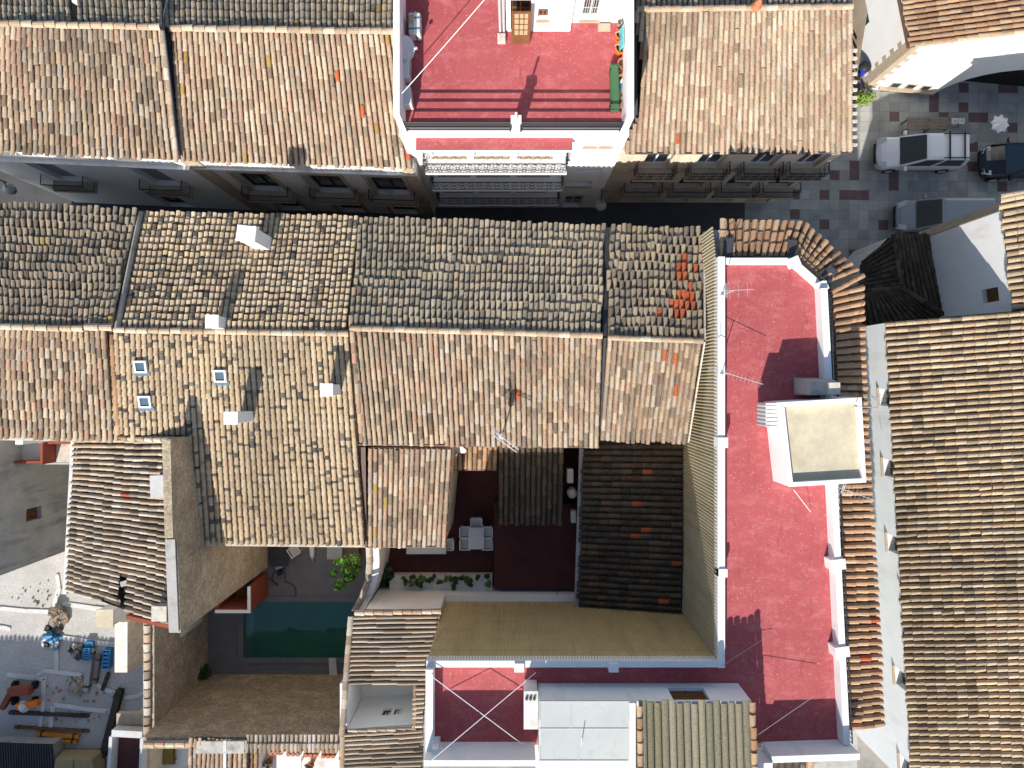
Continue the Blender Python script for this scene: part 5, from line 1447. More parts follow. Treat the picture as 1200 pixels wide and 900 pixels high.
# ================================================================== white terrace things (terrace level 10.304)
ZT = 10.306
def tp(px, py, z=ZT): return P(px, py, z)
c = tp(488, 36)
root = T('storage_crate', 'white wrapped crate with dark straps by the parapet on the upper red terrace', 'crate', (c.x, c.y, ZT))
m = MB(); m.obox((c.x, c.y, ZT+.03), (.42, .78, .52)); m.build('body', M_PLASTIC, root, bevel=.05)
m = MB(); m.obox((c.x-.1, c.y+.1, ZT+.551), (.18, .3, .08)); m.build('folded_cloth', M_PWOOD, root, bevel=.02)
m = MB()
for dx, dy, sx, sy in ((0, .18, .445, .05), (0, -.2, .445, .05), (.05, 0, .05, .81)): m.obox((c.x+dx, c.y+dy, ZT+.02), (sx, sy, .55))
m.build('strap', M_BLUEMETAL, root)
def dish(label, c, aim, r, mast=None, mat=M_LGREY):
    c = Vector(c); aim = Vector(aim).normalized(); root = T('satellite_dish', label, 'satellite dish', c)
    m = MB(); m.lathe(c, [(r*.15, -r*.22), (r*.6, -r*.13), (r, 0), (r*1.02, .005), (r*.95, -.01), (r*.55, -r*.1), (.02, -r*.18)], 20, 0, aim); m.build('reflector', mat, root, smooth=True)
    u = aim.orthogonal(); u = Vector((0, 0, -1)) - aim*aim.z*-1; u.normalize()
    f = c + aim*r*.9 + u*r*.25
    m = MB(); m.tube(c + u*r*.9, f, .015, 5); m.build('feed_arm', M_ALU, root)
    m = MB(); m.lathe(f - aim*.04, [(.035, 0), (.05, .05), (.05, .12)], 8, 0, aim); m.build('feed_horn', M_PLASTIC, root)
    if mast: m = MB(); m.tube(c - aim*r*.2, Vector(mast), .025, 6); m.tube(Vector(mast), Vector(mast)-Vector((0, 0, .4)), .025, 6); m.build('bracket', M_ALU, root)
c = tp(476, 56, 11.1); dish('grey satellite dish on the side parapet of the upper red terrace', c, (.72, -.2, .6), .4, (-3.86, c.y, 11.0))
def acunit(label, c, size, rz=0, feet=True, group=None):
    c = Vector(c); root = T('air_conditioner', label, 'air conditioner', c, group)
    m = MB(); m.obox((c.x, c.y, c.z+.06), size, rz); m.build('case', M_PLASTIC, root, bevel=.03)
    m = MB(); sx, sy, sz = size; Mx = Matrix.Rotation(rz, 3, 'Z')
    for k in range(5): m.obox(c + Mx @ Vector((sx/2+.004, -sy*.3+k*sy*.15, .12)), (.01, sy*.1, sz*.75), rz)
    m.build('grille', M_GREY, root)
    m = MB()
    for s in (-1, 1): m.obox(c + Mx @ Vector((0, s*sy*.35, 0)), (sx*.9, .06, .06), rz)
    m.build('foot', M_CARTRIM, root)
c = tp(478, 84, ZT); acunit('white outdoor unit under the satellite dish on the upper red terrace', c, (.28, .92, .6))
c = tp(479, 119, ZT); acunit('second white outdoor unit at the front corner of the upper red terrace', c, (.34, .68, .55), .1)
# planters, buckets
def bucket(label, px, py, mat, r=.17, h=.3, name='bucket', group='clutter along the side parapet'):
    c = tp(px, py); root = T(name, label, name.replace('_', ' '), c, group)
    m = MB(); m.lathe(c, [(r*.8, 0), (r, h), (r*1.08, h+.01), (r*1.08, h+.03), (r*.85, h+.03), (r*.72, .06)], 14); m.build('body', mat, root)
    m = MB()
    m.path([c + Vector((r*math.cos(t)*1.05, r*.25, h+.02+abs(math.sin(t))*.08)) for t in [math.pi*i/6 for i in range(7)]], .01, 5); m.build('handle', M_ALU, root)
bucket('bright orange bucket nearer the penthouse on the upper red terrace', 725.5, 45, M_ORANGE)
bucket('bright orange bucket, the larger one, beside the turquoise board', 726.5, 60, M_ORANGE, .22, .3)
for lab, px, py in (('round clay flowerpot touching the side parapet above the green planter', 728.5, 78), ('round clay flowerpot at the end of the green planter', 723.5, 87)):
    c = tp(px, py); root = T('flowerpot', lab, 'flowerpot', c, 'clay flowerpots on the upper terrace')
    m = MB(); m.lathe(c, [(.12, 0), (.17, .24), (.2, .25), (.2, .32), (.15, .32), (.14, .24)], 14); m.build('pot', M_TERRA, root)
    m = MB(); m.lathe(c+Vector((0, 0, .02)), [(.135, .2), (.14, .24), (.02, .26)], 12); m.build('soil', M_DKWOOD, root)
c = tp(719, 106); root = T('planter_box', 'long narrow green planter box beside the side parapet of the upper red terrace', 'planter', c)
m = MB(); m.obox((c.x, c.y, ZT+.03), (.3, 1.62, .32), .02); m.build('box', M_GREEN, root, bevel=.02)
m = MB()
for dy in (-.6, .6): m.obox((c.x, c.y+dy, ZT), (.33, .06, .36)); 
m.build('band', M_DGREEN, root)
m = MB(); m.obox((c.x, c.y, ZT+.351), (.22, 1.5, .02), .02); m.build('lid_panel', M_GREEN, root)
c = tp(727.5, 108); root = T('plank', 'short pale plank leaning between the green planter and the parapet', 'plank', c)
m = MB(); m.obox(c + Vector((0, 0, .0)), (.16, .56, .1)); m.build('board', M_PWOOD, root)
m = MB()
for k in range(3): m.obox(c + Vector((0, -.18+k*.18, .101)), (.03, .03, .012)); 
m.build('knot', M_WOOD, root)
c = tp(733, 52); root = T('board', 'turquoise board propped against the side parapet of the upper red terrace', 'board', c)
m = MB(); m.hexa([(3.8, c.y-.36, ZT), (3.84, c.y-.36, ZT), (3.84, c.y+.36, ZT), (3.8, c.y+.36, ZT), (3.9, c.y-.36, ZT+.7), (3.94, c.y-.36, ZT+.7), (3.94, c.y+.36, ZT+.7), (3.9, c.y+.36, ZT+.7)]); m.build('panel', M_CYAN, root)
m = MB(); m.box((3.83, c.y-.04, ZT+.2), (3.87, c.y+.04, ZT+.5)); m.build('batten', M_BLUEMETAL, root)
c = tp(727, 31); bush('grey potted bush at the corner of the barred window on the upper terrace', c, .2, 200, [(.2, .22, .18), (.28, .3, .25), (.12, .14, .1)], .05, pot=.13)
c = tp(730.5, 97); root = T('rag_pile', 'heap of blue and white rags in front of the clay flowerpots', 'rags', c)
m = MB(); rr = random.Random(4)
for k in range(5): m.obox(c + Vector((rr.uniform(-.08, .08), rr.uniform(-.2, .2), .06*k*.4)), (.22, .16, .05), rr.uniform(0, 3), k % 2)
m.build('cloth', [M_BLUE, M_WHITE], root, bevel=.015)
# cables
def cable(label, pts, r=.012, mat=M_WHITE2, sag=.0, name='cable', cat='cable'):
    a, b = Vector(pts[0]), Vector(pts[1]); m = MB(); N = 10
    ps = [a + (b-a)*(i/N) - Vector((0, 0, sag*4*(i/N)*(1-i/N))) for i in range(N+1)]
    m.path(ps, r, 5); o = m.build(name, mat, None, loc=a); return props(o, label, cat)
cable('pale washing line slung diagonally across the upper red terrace', (P(466, 115, 11.6), P(574, -8, 12.2)), .016, M_WHITE, .05, 'washing_line', 'washing line')
cable('white stay wire crossing the lower red terrace from the cladding corner', (P(505, 792, 11.4), P(612, 872, 11.6)), .014, M_WHITE)
cable('white stay wire crossing the lower red terrace towards the canopy', (P(628, 788, 11.3), P(503, 893, 12.0)), .014, M_WHITE)
cable('thin dark wire from the long parapet corner over the shaded terrace', (P(845, 781, 11.25), P(905, 742, 10.8)), .009, M_GREY)
cable('thin wire from the stair house roof to the end parapet of the red terrace', (P(884, 864, 12.2), P(955, 815, 11.3)), .009, M_LGREY)
cable('thin straight wire running from the penthouse corner over the red terrace', (P(930, 574, 12.1), P(950, 600, 10.8)), .009, M_WHITE)

# ================================================================== antennas
def yagi(label, base, h, boom, L, n=9, el=.32, mat=M_ALU, k=1.0, double=False):
    base = Vector(base); root = T('tv_antenna', label, 'antenna', base)
    top = base + Vector((0, 0, h))
    m = MB(); m.tube(base, top, .016*k, 6)
    m.lathe(base, [(.06, 0), (.06, .04), (.03, .08)], 8); m.build('mast', mat, root)
    d = Vector(boom).normalized(); a = top - d*L*.25; b = top + d*L*.75
    m = MB(); m.tube(a, b, .01*k, 5)
    if double:
        sd = d.cross(Vector((0, 0, 1))).normalized()*.13; m.tube(a+sd, b+sd, .01*k, 5); m.obox(top+Vector((-.05, 0, -.5)), (.14, .2, .5), .2)
    bo = m.build('boom', mat, root)
    s = d.cross(Vector((0, 0, 1))).normalized()
    m = MB()
    for i in range(n):
        p = a + (b-a)*((i+.3)/n); m.tube(p - s*el*(1-.3*i/n), p + s*el*(1-.3*i/n), .005*k, 4)
    m.build('element', mat, bo)
    m = MB(); up = s.cross(d)
    for q in (-1, 1):
        m.tube(a, a - d*.2 + up*q*.3, .01, 4)
        for j in range(4): p = a - d*.05*j + up*q*.075*(j+1); m.tube(p - s*el*.8, p + s*el*.8, .005, 4)
    m.build('reflector', mat, bo)
    return root
b = P(589, 508, 8.8); yagi('lattice TV antenna on a grey mast at the courtyard eave, seen against the mossy roof', (b.x, b.y, 8.8), 1.8, (.85, -.62, .05), 1.0, 7, .17, M_LGREY, 1.8, True)
b = Vector((7.32, .35, 11.2)); yagi('long pale TV antenna leaning from the inner parapet over the red terrace', b, .8, (.95, -.28, -.1), 1.7, 12, .16, M_ALU)
b = Vector((7.33, 3.1, 11.2)); yagi('small pale cross-shaped TV antenna on the inner parapet near the street corner', b, 1.3, (1, .05, 0), .9, 3, .3, M_ALU)
b = Vector((11.5, -.75, 12.2)); yagi('dark TV antenna with a stay on the corner of the cream penthouse roof', b, 1.5, (.1, -1, .1), .9, 8, .3, M_GREY)
b = Vector((11.62, -3.7, 10.66)); yagi('pale TV antenna over the tile skirt next to the penthouse', b, 1.0, (1, -.35, .1), 1.1, 8, .2, M_ALU)
c = P(538, 526, 7.4); dish('white satellite dish under the courtyard eave above the sunlit lean-to', c, (-.3, -.7, .5), .3, (c.x, c.y+.3, 7.3), M_PLASTIC)
# ================================================================== courtyard things
ZC0 = ZC + .002
def pchair(loc, rz, label):
    root = T('patio_chair', label, 'chair', loc, 'white chairs round the courtyard table', rz)
    off = Vector(loc)
    def part(boxes, name):
        m = MB()
        for lo, hi in boxes: m.box(lo, hi)
        me_o = m.build(name, M_PLASTIC, None); me_o.parent = root; return me_o
    part([((-.23, -.24, .41), (.23, .22, .45))], 'seat')
    part([((-.22, -.3, .45), (.22, -.25, .84))], 'backrest')
    for s in (-1, 1): part([((s*.25-.025, -.26, .62), (s*.25+.025, .2, .65)), ((s*.25-.02, .15, .45), (s*.25+.02, .19, .62))], 'armrest')
    for sx in (-1, 1):
        for sy in (-1, 1): part([((sx*.21-.02, sy*.2-.02-.01, 0), (sx*.21+.02, sy*.2+.02-.01, .409))], 'leg')
    return root
c = P(558, 631, ZC+.75)
root = T('patio_table', 'white plastic table with five chairs pushed in, in the dark courtyard', 'table', (c.x, c.y, ZC0))
m = MB(); m.box((c.x-.36, c.y-.5, ZC+.7), (c.x+.36, c.y+.5, ZC+.75)); m.build('tabletop', M_PLASTIC, root, bevel=.02)
for sx in (-1, 1):
    for sy in (-1, 1): m = MB(); m.obox((c.x+sx*.3, c.y+sy*.42, ZC0), (.06, .06, .69)); m.build('leg', M_PLASTIC, root)
pchair((c.x, c.y+.62, ZC0), math.pi, 'white chair at the head of the courtyard table')
pchair((c.x-.46, c.y+.25, ZC0), -math.pi/2, 'white chair on the lean-to house side of the table, nearer the head')
pchair((c.x-.46, c.y-.3, ZC0), -math.pi/2, 'white chair on the lean-to house side of the table, away from the head')
pchair((c.x+.46, c.y+.25, ZC0), math.pi/2, 'white chair on the raised red floor side of the table, nearer the head')
pchair((c.x+.46, c.y-.3, ZC0), math.pi/2, 'white chair on the raised red floor side of the table, away from the head')
v = P(525, 637, ZC+.4); pchair((v.x, v.y, ZC0), math.pi/2, 'lone white chair at the end of the grey courtyard counter')
c = P(500, 644, ZC+.8); root = T('counter', 'long pale grey counter under the eave of the striped lean-to', 'counter', (c.x, c.y, ZC0))
m = MB(); m.box((c.x-.92, c.y-.2, ZC+.76), (c.x+.88, c.y+.35, ZC+.82)); m.build('worktop', M_LGREY, root)
m = MB(); m.box((c.x-.85, c.y-.1, ZC0), (c.x-.75, c.y+.3, ZC+.758)); m.box((c.x+.7, c.y-.1, ZC0), (c.x+.8, c.y+.3, ZC+.758)); m.build('leg', M_GREY, root)
rr = random.Random(12)
pots = [(474, 677), (481, 681), (486, 675), (489, 679), (493, 682), (494, 675), (503, 678), (508, 674), (515, 680), (525, 676), (533, 676), (533, 683), (541, 676), (548, 676), (549, 682), (560, 677), (571, 674), (573, 681)]
LOOK = ['small round', 'drooping', 'spiky dark', 'low bushy', 'thin pale', 'broad-leaved']
for i, (x, y) in enumerate(pots):
    c = P(x, y, ZC+.56); y_ = min(c.y, -8.8)
    cc = [LEAFD, LEAFG, LEAFD, LEAFD][i % 4]
    right = i / len(pots)
    where = ['near the corner shrub', 'midway along it', 'near the raised red floor'][min(2, int(right*3))]
    k = i % 6
    b = bush(f'{LOOK[k]} potted plant on the courtyard ledge {where}', (c.x, max(-9.3, y_), ZC+.552), rr.uniform(.19, .28), 150, cc, .075, rr.uniform(.7, 1.1), 2, 'potted_plant', 'potted plant', 'potted plants along the courtyard ledge', .07)
v = P(453, 665, ZC); bush('tall leafy climber in the corner of the dark courtyard under the eave', (v.x, v.y, ZC), .5, 520, LEAFD, .12, 1.5)
v = P(456, 679, ZC); bush('spreading dark shrub where the courtyard ledge meets the curved wall', (v.x, v.y, ZC), .35, 260, LEAFD + [LEAFG[0]], .1, 1.0)
def outunit(label, px, py, z, size):
    c = P(px, py, z); acunit(label, c, size)
outunit('pale air conditioner in the slot beside the pale gutter, nearer the main eave', 667, 556, 4.2, (.28, .62, .55))
outunit('pale air conditioner in the slot beside the pale gutter, beyond the round tank', 671, 603, 4.01, (.22, .55, .5))
c = P(670.5, 578, 4.6); root = T('water_tank', 'round white water tank in the dark slot between the roofs', 'water tank', (c.x, c.y, 4.0))
m = MB(); m.lathe((c.x, c.y, 4.0), [(.2, 0), (.22, .1), (.22, .7), (.14, .82), (.04, .86)], 16); m.build('tank', M_PLASTIC, root, smooth=False)
m = MB(); m.tube((c.x, c.y+.2, 4.0), (c.x-.05, c.y+.3, 4.9), .025, 6); m.build('pipe', M_ALU, root)
m = MB(); m.lathe((c.x, c.y, 4.861), [(.05, 0), (.05, .05)], 8); m.build('cap', M_GREY, root)
# ================================================================== pool patio things
def tree(label, loc, h, rad, cols, n=1500, size=.11):
    loc = Vector(loc); root = T('tree', label, 'tree', loc)
    m = MB(); rr = random.Random(31)
    m.tube(loc, loc+Vector((.03, .02, h*.55)), .05, 8, 0, .035)
    top = loc+Vector((.03, .02, h*.55)); tips = []
    for i in range(9):
        t = i*2.4; e = rr.uniform(.15, .9); d = Vector((math.cos(t)*math.cos(e), math.sin(t)*math.cos(e), math.sin(e)))
        b = top + d*rad*rr.uniform(.4, 1.0); m.tube(top, b, .025, 5, 0, .01); tips.append(b)
    m.build('trunk', M_OLDWOOD, root)
    m = MB()
    for b in tips + [top + Vector((0, 0, rad*.4))]: leaves(m, b, rad*rr.uniform(.22, .42), n//12, cols + [(.2, .3, .06), (.03, .08, .02)], size*rr.uniform(.8, 1.15), .75, rr)
    m.build('crown', M_LEAF, root)
v = P(404, 671, 2.4); tree('small bright green tree beside the pool, catching the sun under the eave', (v.x, v.y, .004), 3.4, .82, [(.1, .3, .03), (.16, .4, .05), (.06, .2, .02), (.04, .13, .02)])
c = P(391, 784, .1); root = T('plank', 'white plank lying across the pool edge', 'plank', (c.x, c.y, .08))
m = MB(); m.hexa([(c.x-.2, c.y-.62, .08), (c.x+.22, c.y-.62, .08), (c.x+.12, c.y+.55, .08), (c.x-.24, c.y+.55, .08), (c.x-.2, c.y-.62, .14), (c.x+.22, c.y-.62, .14), (c.x+.12, c.y+.55, .14), (c.x-.24, c.y+.55, .14)]); m.build('board', M_PLASTIC, root)
m = MB()
for dy in (-.45, .4): m.box((c.x-.12, c.y+dy-.02, .141), (c.x+.1, c.y+dy+.02, .155))
m.build('cleat', M_LGREY, root)
c = P(326, 650, .4); root = T('sun_lounger', 'dark grey slatted sun lounger on the slate patio by the ochre wall', 'sun lounger', (c.x, c.y, .004))
m = MB()
for k in range(12): m.box((c.x-.45, c.y-.6+k*.12, .3), (c.x+.45, c.y-.6+k*.12+.1, .34))
m.build('seat', M_FLASH, root)
m = MB(); m.hexa([(c.x-.45, c.y+.85, .34), (c.x+.45, c.y+.85, .34), (c.x+.45, c.y+.9, .32), (c.x-.45, c.y+.9, .32), (c.x-.45, c.y+1.3, .75), (c.x+.45, c.y+1.3, .75), (c.x+.45, c.y+1.35, .72), (c.x-.45, c.y+1.35, .72)]); m.build('backrest', M_FLASH, root)
for sx in (-1, 1):
    for dy in (-.5, .7): m = MB(); m.obox((c.x+sx*.4, c.y+dy, .004), (.05, .05, .295)); m.build('leg', M_IRON, root)
v = P(345, 644, .4); pc = pchair((v.x, v.y, .004), .6, 'white chair half hidden under the yellow eave on the slate patio')
c = P(363, 646, .6); root = T('parasol', 'closed white parasol lying under the yellow eave beside the slate table', 'parasol', (c.x, c.y, .004))
m = MB(); m.lathe((c.x, c.y-.5, .16), [(.02, 0), (.11, .15), (.14, .7), (.1, 1.0)], 8, 0, (0, 1, .1)); m.build('folded_canopy', M_WHITE, root)
m = MB(); m.tube((c.x, c.y-.62, .15), (c.x, c.y+1.4, .34), .02, 6); m.build('pole', M_ALU, root)
c = P(392, 648, .72); root = T('patio_table', 'blue-grey square table between the closed parasol and the slatted bench', 'table', (c.x, c.y, .004))
m = MB(); m.box((c.x-.38, c.y-.32, .68), (c.x+.38, c.y+.45, .72)); m.build('tabletop', M_GGUTTER, root, bevel=.01)
for sx in (-1, 1):
    for sy in (-1, 1): m = MB(); m.obox((c.x+sx*.32, c.y+sy*.27, .004), (.05, .05, .674)); m.build('leg', M_ALU, root)
c = P(412, 650, .5); root = T('bench', 'pale slatted bench behind the small bright green tree', 'bench', (c.x, c.y, .004))
m = MB()
for k in range(9): m.box((c.x-.36, c.y-.4+k*.11, .42), (c.x+.36, c.y-.4+k*.11+.08, .45))
m.build('seat', M_OLDWOOD, root)
for sx in (-1, 1): m = MB(); m.box((c.x+sx*.3-.03, c.y-.38, .004), (c.x+sx*.3+.03, c.y+.5, .418)); m.build('leg', M_OLDWOOD, root)
c = P(328, 668, .1); root = T('hose', 'dark garden hose lying in loops on the slate patio', 'hose', (c.x, c.y, .03))
m = MB(); ps = []
for i in range(40):
    t = i/39; ps.append(P(312+t*30+8*math.sin(t*9), 676 + 10*math.sin(t*6.5) + (t*22 if t > .7 else 0), .03))
m.path(ps, .03, 5); m.build('tube', M_FLASH, root)
m = MB(); m.tube(ps[-1], ps[-1]+Vector((.1, -.12, 0)), .04, 6); m.build('nozzle', M_IRON, root)
c = P(334, 668, .0); root = T('folded_towel', 'small white towel and black bag dropped beside the grey lounger', 'towel', (c.x, c.y, .004))
m = MB(); m.obox((c.x-.3, c.y+.15, .004), (.35, .16, .1), .3); m.obox((c.x-.22, c.y-.1, .004), (.22, .2, .22), .2, 1); m.build('bundle', [M_PLASTIC, M_IRON], root, bevel=.03)
# porch shed
x0, x1, y0, y1 = -13.95, -12.35, -10.75, -9.55
root = T('lean_to', 'dark red open-topped lean-to with a white rim tucked under the ochre wall', 'lean-to', ((x0+x1)/2, (y0+y1)/2, 0))
m = MB()
for lo, hi in (((x0, y0, .005), (x1, y0+.12, 2.5)), ((x1-.12, y0+.121, .005), (x1, y1, 2.5)), ((x0, y0+.121, .005), (x0+.1, y1, 2.5)), ((x0+.101, y0+.121, .005), (x1-.121, y1, .4))): m.box(lo, hi)
m.build('wall', M_BRICKRED, root)
m = MB(); m.box((x0-.03, y0-.03, 2.501), (x1+.03, y0+.1, 2.6)); m.box((x1-.1, y0+.101, 2.501), (x1+.03, y1, 2.6)); m.build('rim', M_WHITE, root)
m = MB(); m.lathe(((x0+x1)/2+.1, y0+.6, .401), [(.3, 0), (.32, .3), (.25, .5)], 12); m.build('drum', M_DGREEN, root)
# ================================================================== building site
def footing(pts, w=.3, h=.06):
    m = MB()
    V = [P(x, y, h) for x, y in pts]
    rr = random.Random(int(pts[0][0]*13+pts[0][1]))
    for a, b in zip(V[:-1], V[1:]):
        strip(m, Vector((a.x, a.y, .006)), Vector((b.x, b.y, .006)), w*rr.uniform(.85, 1.15), h*rr.uniform(.7, 1.1))
    for q in V: m.lathe((q.x, q.y, .006), [(w*.5, 0), (w*.5, h*.9), (w*.4, h)], 10)
    o = m.build('footing', M_CHALK); props(o, kind='structure')
for pts in ([(0, 713), (30, 716), (60, 717)], [(67, 675), (69, 690), (63, 712)], [(75, 708), (110, 713), (135, 716)], [(66, 748), (66, 786)], [(72, 747), (110, 753), (172, 760)], [(10, 791), (40, 795), (52, 796)], [(43, 792), (52, 786), (70, 788), (94, 791)], [(51, 797), (51, 822), (47, 850)], [(110, 800), (125, 809), (136, 813)], [(147, 818), (160, 816), (178, 806)], [(63, 826), (100, 831), (130, 834), (175, 841)], [(62, 828), (59, 852)], [(0, 735), (10, 737)]):
    footing(pts, .2)
def pile(label, px, py, spread, n, mats, smin, smax, name='rubble_pile', cat='rubble', seed=1, dirr=0):
    c = P(px, py, .1); root = T(name, label, cat, (c.x, c.y, .004)); rr = random.Random(seed)
    hp = MB()
    for i in range(n):
        t = rr.uniform(0, 6.3); q = rr.random()**.6
        dx, dy = math.cos(t)*q*spread[0], math.sin(t)*q*spread[1]
        ca, sa = math.cos(dirr), math.sin(dirr); dx, dy = dx*ca-dy*sa, dx*sa+dy*ca
        s = rr.uniform(smin, smax)
        k = rr.randrange(len(mats))
        zz = max(0, (1-q)*spread[2]*rr.uniform(.3, 1))
        tl = Matrix.Rotation(rr.uniform(-.5, .5), 3, 'X') @ Matrix.Rotation(rr.uniform(-.5, .5), 3, 'Y')
        hp.obox((c.x+dx, c.y+dy, .01+zz), (s, s*rr.uniform(.5, 1.3), s*rr.uniform(.4, .9)), rr.uniform(0, 3), k, tl)
    hp.build('heap', mats, root, bevel=.015)
    if spread[2] < .05: root['kind'] = 'stuff'
pile('heap of timber and tan boards at the sun and shade line of the building site', 69, 721, (.5, .45, .4), 34, [M_PWOOD, M_OLDWOOD, M_RUBBLE], .12, .38, 'scrap_heap', 'scrap heap', 3, .3)
pile('heap of blue cement bags and dark scrap in the middle of the building site', 61, 747, (.42, .7, .35), 34, [M_WHITE2, M_BLUEMETAL, M_DKWOOD, M_BLUE], .1, .32, 'scrap_heap', 'scrap heap', 4)
pile('small heap of mixed stones beside the blue crates', 90, 762, (.35, .4, .2), 26, [M_RUBBLE, M_DKWOOD], .1, .25, seed=5)
pile('round heap of sandy and grey stones below the grey beam', 90, 803, (.45, .42, .25), 46, [M_RUBBLE, M_PWOOD, M_CONC], .12, .26, seed=6)
pile('thin scatter of small stones and broken tile across the shaded site floor', 85, 822, (2.2, 1.1, .02), 60, [M_RUBBLE, M_TERRA, M_PWOOD], .04, .13, seed=8)
pile('thin scatter of grit and offcuts on the sunlit site floor', 45, 700, (1.6, .9, .02), 36, [M_RUBBLE, M_OLDWOOD], .03, .1, seed=9)
def crate(label, px, py, w, d, h, rz=0):
    c = P(px, py, h); root = T('crate', label, 'crate', (c.x, c.y, .004), 'blue crates on the building site')
    m = MB()
    m.obox((c.x, c.y, .01), (w, d, .04), rz)
    Mx = Matrix.Rotation(rz, 3, 'Z')
    for s in (-1, 1):
        m.obox(Vector((c.x, c.y, .051)) + Mx @ Vector((s*(w/2-.02), 0, 0)), (.04, d, h-.05), rz); m.obox(Vector((c.x, c.y, .051)) + Mx @ Vector((0, s*(d/2-.02), 0)), (w-.082, .04, h-.05), rz)
    m.build('box', M_BLUE, root)
    m = MB()
    for k in range(4): m.obox(Vector((c.x, c.y, h-.06)) + Mx @ Vector((0, -d*.3+k*d*.2, 0)), (w-.1, d*.14, .05), rz)
    m.build('lid_slat', M_BLUE, root)
crate('large blue crate beside the grey beam, stone heap side', 101, 767, .42, .6, .35, .1)
crate('small blue crate on top end of the grey beam, nearer the old stone house', 104, 755, .4, .24, .25)
crate('tall pale blue crate between the grey beam and the concrete wall stub', 124, 773, .36, .95, .35, -.05)
def beam(label, a, b, w, h, mat, z=.01, name='beam', cat='beam', group='loose timbers and girders', flange=False):
    a = P(a[0], a[1], z); b = P(b[0], b[1], z); root = T(name, label, cat, ((a.x+b.x)/2, (a.y+b.y)/2, z), group)
    m = MB()
    if flange:
        strip(m, a, b, w, h*.2); strip(m, a, b, w*.3, h*.59, h*.201); strip(m, a, b, w, h*.2, h*.8)
    else: strip(m, a, b, w, h)
    m.build('girder' if flange else 'timber', mat, root)
    d = (b-a).normalized(); m = MB()
    for q in (a+d*.25, b-d*.25): strip(m, q-d*.05, q+d*.05, w*1.12, h*1.06, -.004)
    m.build('end_band', M_DKWOOD if mat is not M_DKWOOD else M_IRON, root)
beam('long grey timber beam lying along the blue crates', (110, 758), (103, 808), .26, .25, M_CONC)
beam('thin brown timber between the grey beam and the tall pale blue crate', (118, 766), (113, 800), .18, .2, M_OLDWOOD)
beam('dark steel girder lying diagonally towards the dark red terrace', (143, 806), (123, 884), .32, .3, M_DKWOOD, flange=True)
beam('short dark post under the thin brown timber', (128, 788), (121, 808), .16, .14, M_DKWOOD)
beam('long black pole lying across the building site', (12, 834), (105, 838), .16, .14, M_DKWOOD)
beam('long brown timber just above the two orange beams', (18, 851), (105, 856), .14, .12, M_WOOD)
MOB = M('orange_formwork', (.62, .24, .03), .12, 3, .7)
beam('orange formwork beam, the upper of a pair', (45, 858), (94, 862), .18, .18, MOB)
beam('orange formwork beam, the lower of a pair', (46, 864), (92, 868), .16, .16, MOB)
def wireb(label, pts, r=.018):
    m = MB(); V = [P(x, y, z) for x, y, z in pts]; m.path(V, r, 5); o = m.build('rebar', M_MORTAR, None, loc=V[0]); props(o, label, 'rebar', 'bent rods beside the concrete wall stub')
wireb('long pale bent rod leaning on the old stone house eave', [(163, 733, 2.0), (165, 745, 1.5), (160, 765, .8), (156, 786, .06)])
wireb('short pale bent rod on the ground beside the concrete wall stub', [(146, 788, .06), (152, 789, .05), (160, 784, .3), (166, 779, .5)])
def machine():
    c = P(28, 815, .3); root = T('digger', 'small red and orange machine with a white hose drum in the shaded site corner', 'machine', (c.x, c.y, .004))
    m = MB(); m.obox((c.x, c.y+.35, .3), (1.1, .4, .45), .05); m.build('engine', M_BRICKRED, root, bevel=.04)
    m = MB(); m.obox((c.x+.35, c.y-.35, .35), (1.1, .3, .3), .15); m.build('arm', M_ORANGE, root, bevel=.03)
    m = MB(); m.obox((c.x-.75, c.y-.1, .2), (.25, 1.2, .3), -.5); m.build('frame', M_BRICKRED, root, bevel=.02)
    m = MB(); m.lathe((c.x+.15, c.y-.45, .3), [(.28, 0), (.3, .25), (.15, .4), (.1, .42)], 12); m.build('drum', M_PLASTIC, root)
    for dx, dy in ((-.5, .5), (.5, .5), (-.5, -.3), (.5, -.3)):
        m = MB(); m.lathe((c.x+dx, c.y+dy, .22), [(.1, -.08), (.21, -.08), (.21, .08), (.1, .08)], 12, 0, (1, 0, 0)); m.build('wheel', M_TYRE, root)
machine()
# dark corrugated shed roof, tan boxes
root = T('shed', 'dark corrugated shed roof in the bottom corner of the building site', 'shed', P(25, 885, 0))
m = MB(); a = P(-40, 868, 1.0); b = P(62, 872, 1.0)
for i in range(34):
    t0, t1 = i/34, (i+.55)/34
    p0 = a+(b-a)*t0; p1 = a+(b-a)*t1; p2 = a+(b-a)*((i+1)/34)
    m.hexa([Vector((p0.x, -20.3, .8)), Vector((p1.x, -20.3, .8)), Vector((p1.x, p1.y, 1.0)), Vector((p0.x, p0.y, 1.0)), Vector((p0.x, -20.3, .88)), Vector((p1.x, -20.3, .88)), Vector((p1.x, p1.y, 1.08)), Vector((p0.x, p0.y, 1.08))])
    m.quad(Vector((p1.x, -20.3, .81)), Vector((p2.x, -20.3, .81)), Vector((p2.x, p2.y, 1.01)), Vector((p1.x, p1.y, 1.01)))
m.build('roof', M_FLASH, root)
m = MB(); m.box((a.x, -20.3, .005), (b.x-.05, a.y-.25, .79)); m.build('wall', M_CONC, root)
root = T('tarpaulin', 'tan covered pallet with a seam down its middle at the bottom edge of the site', 'pallet', P(85, 895, 0))
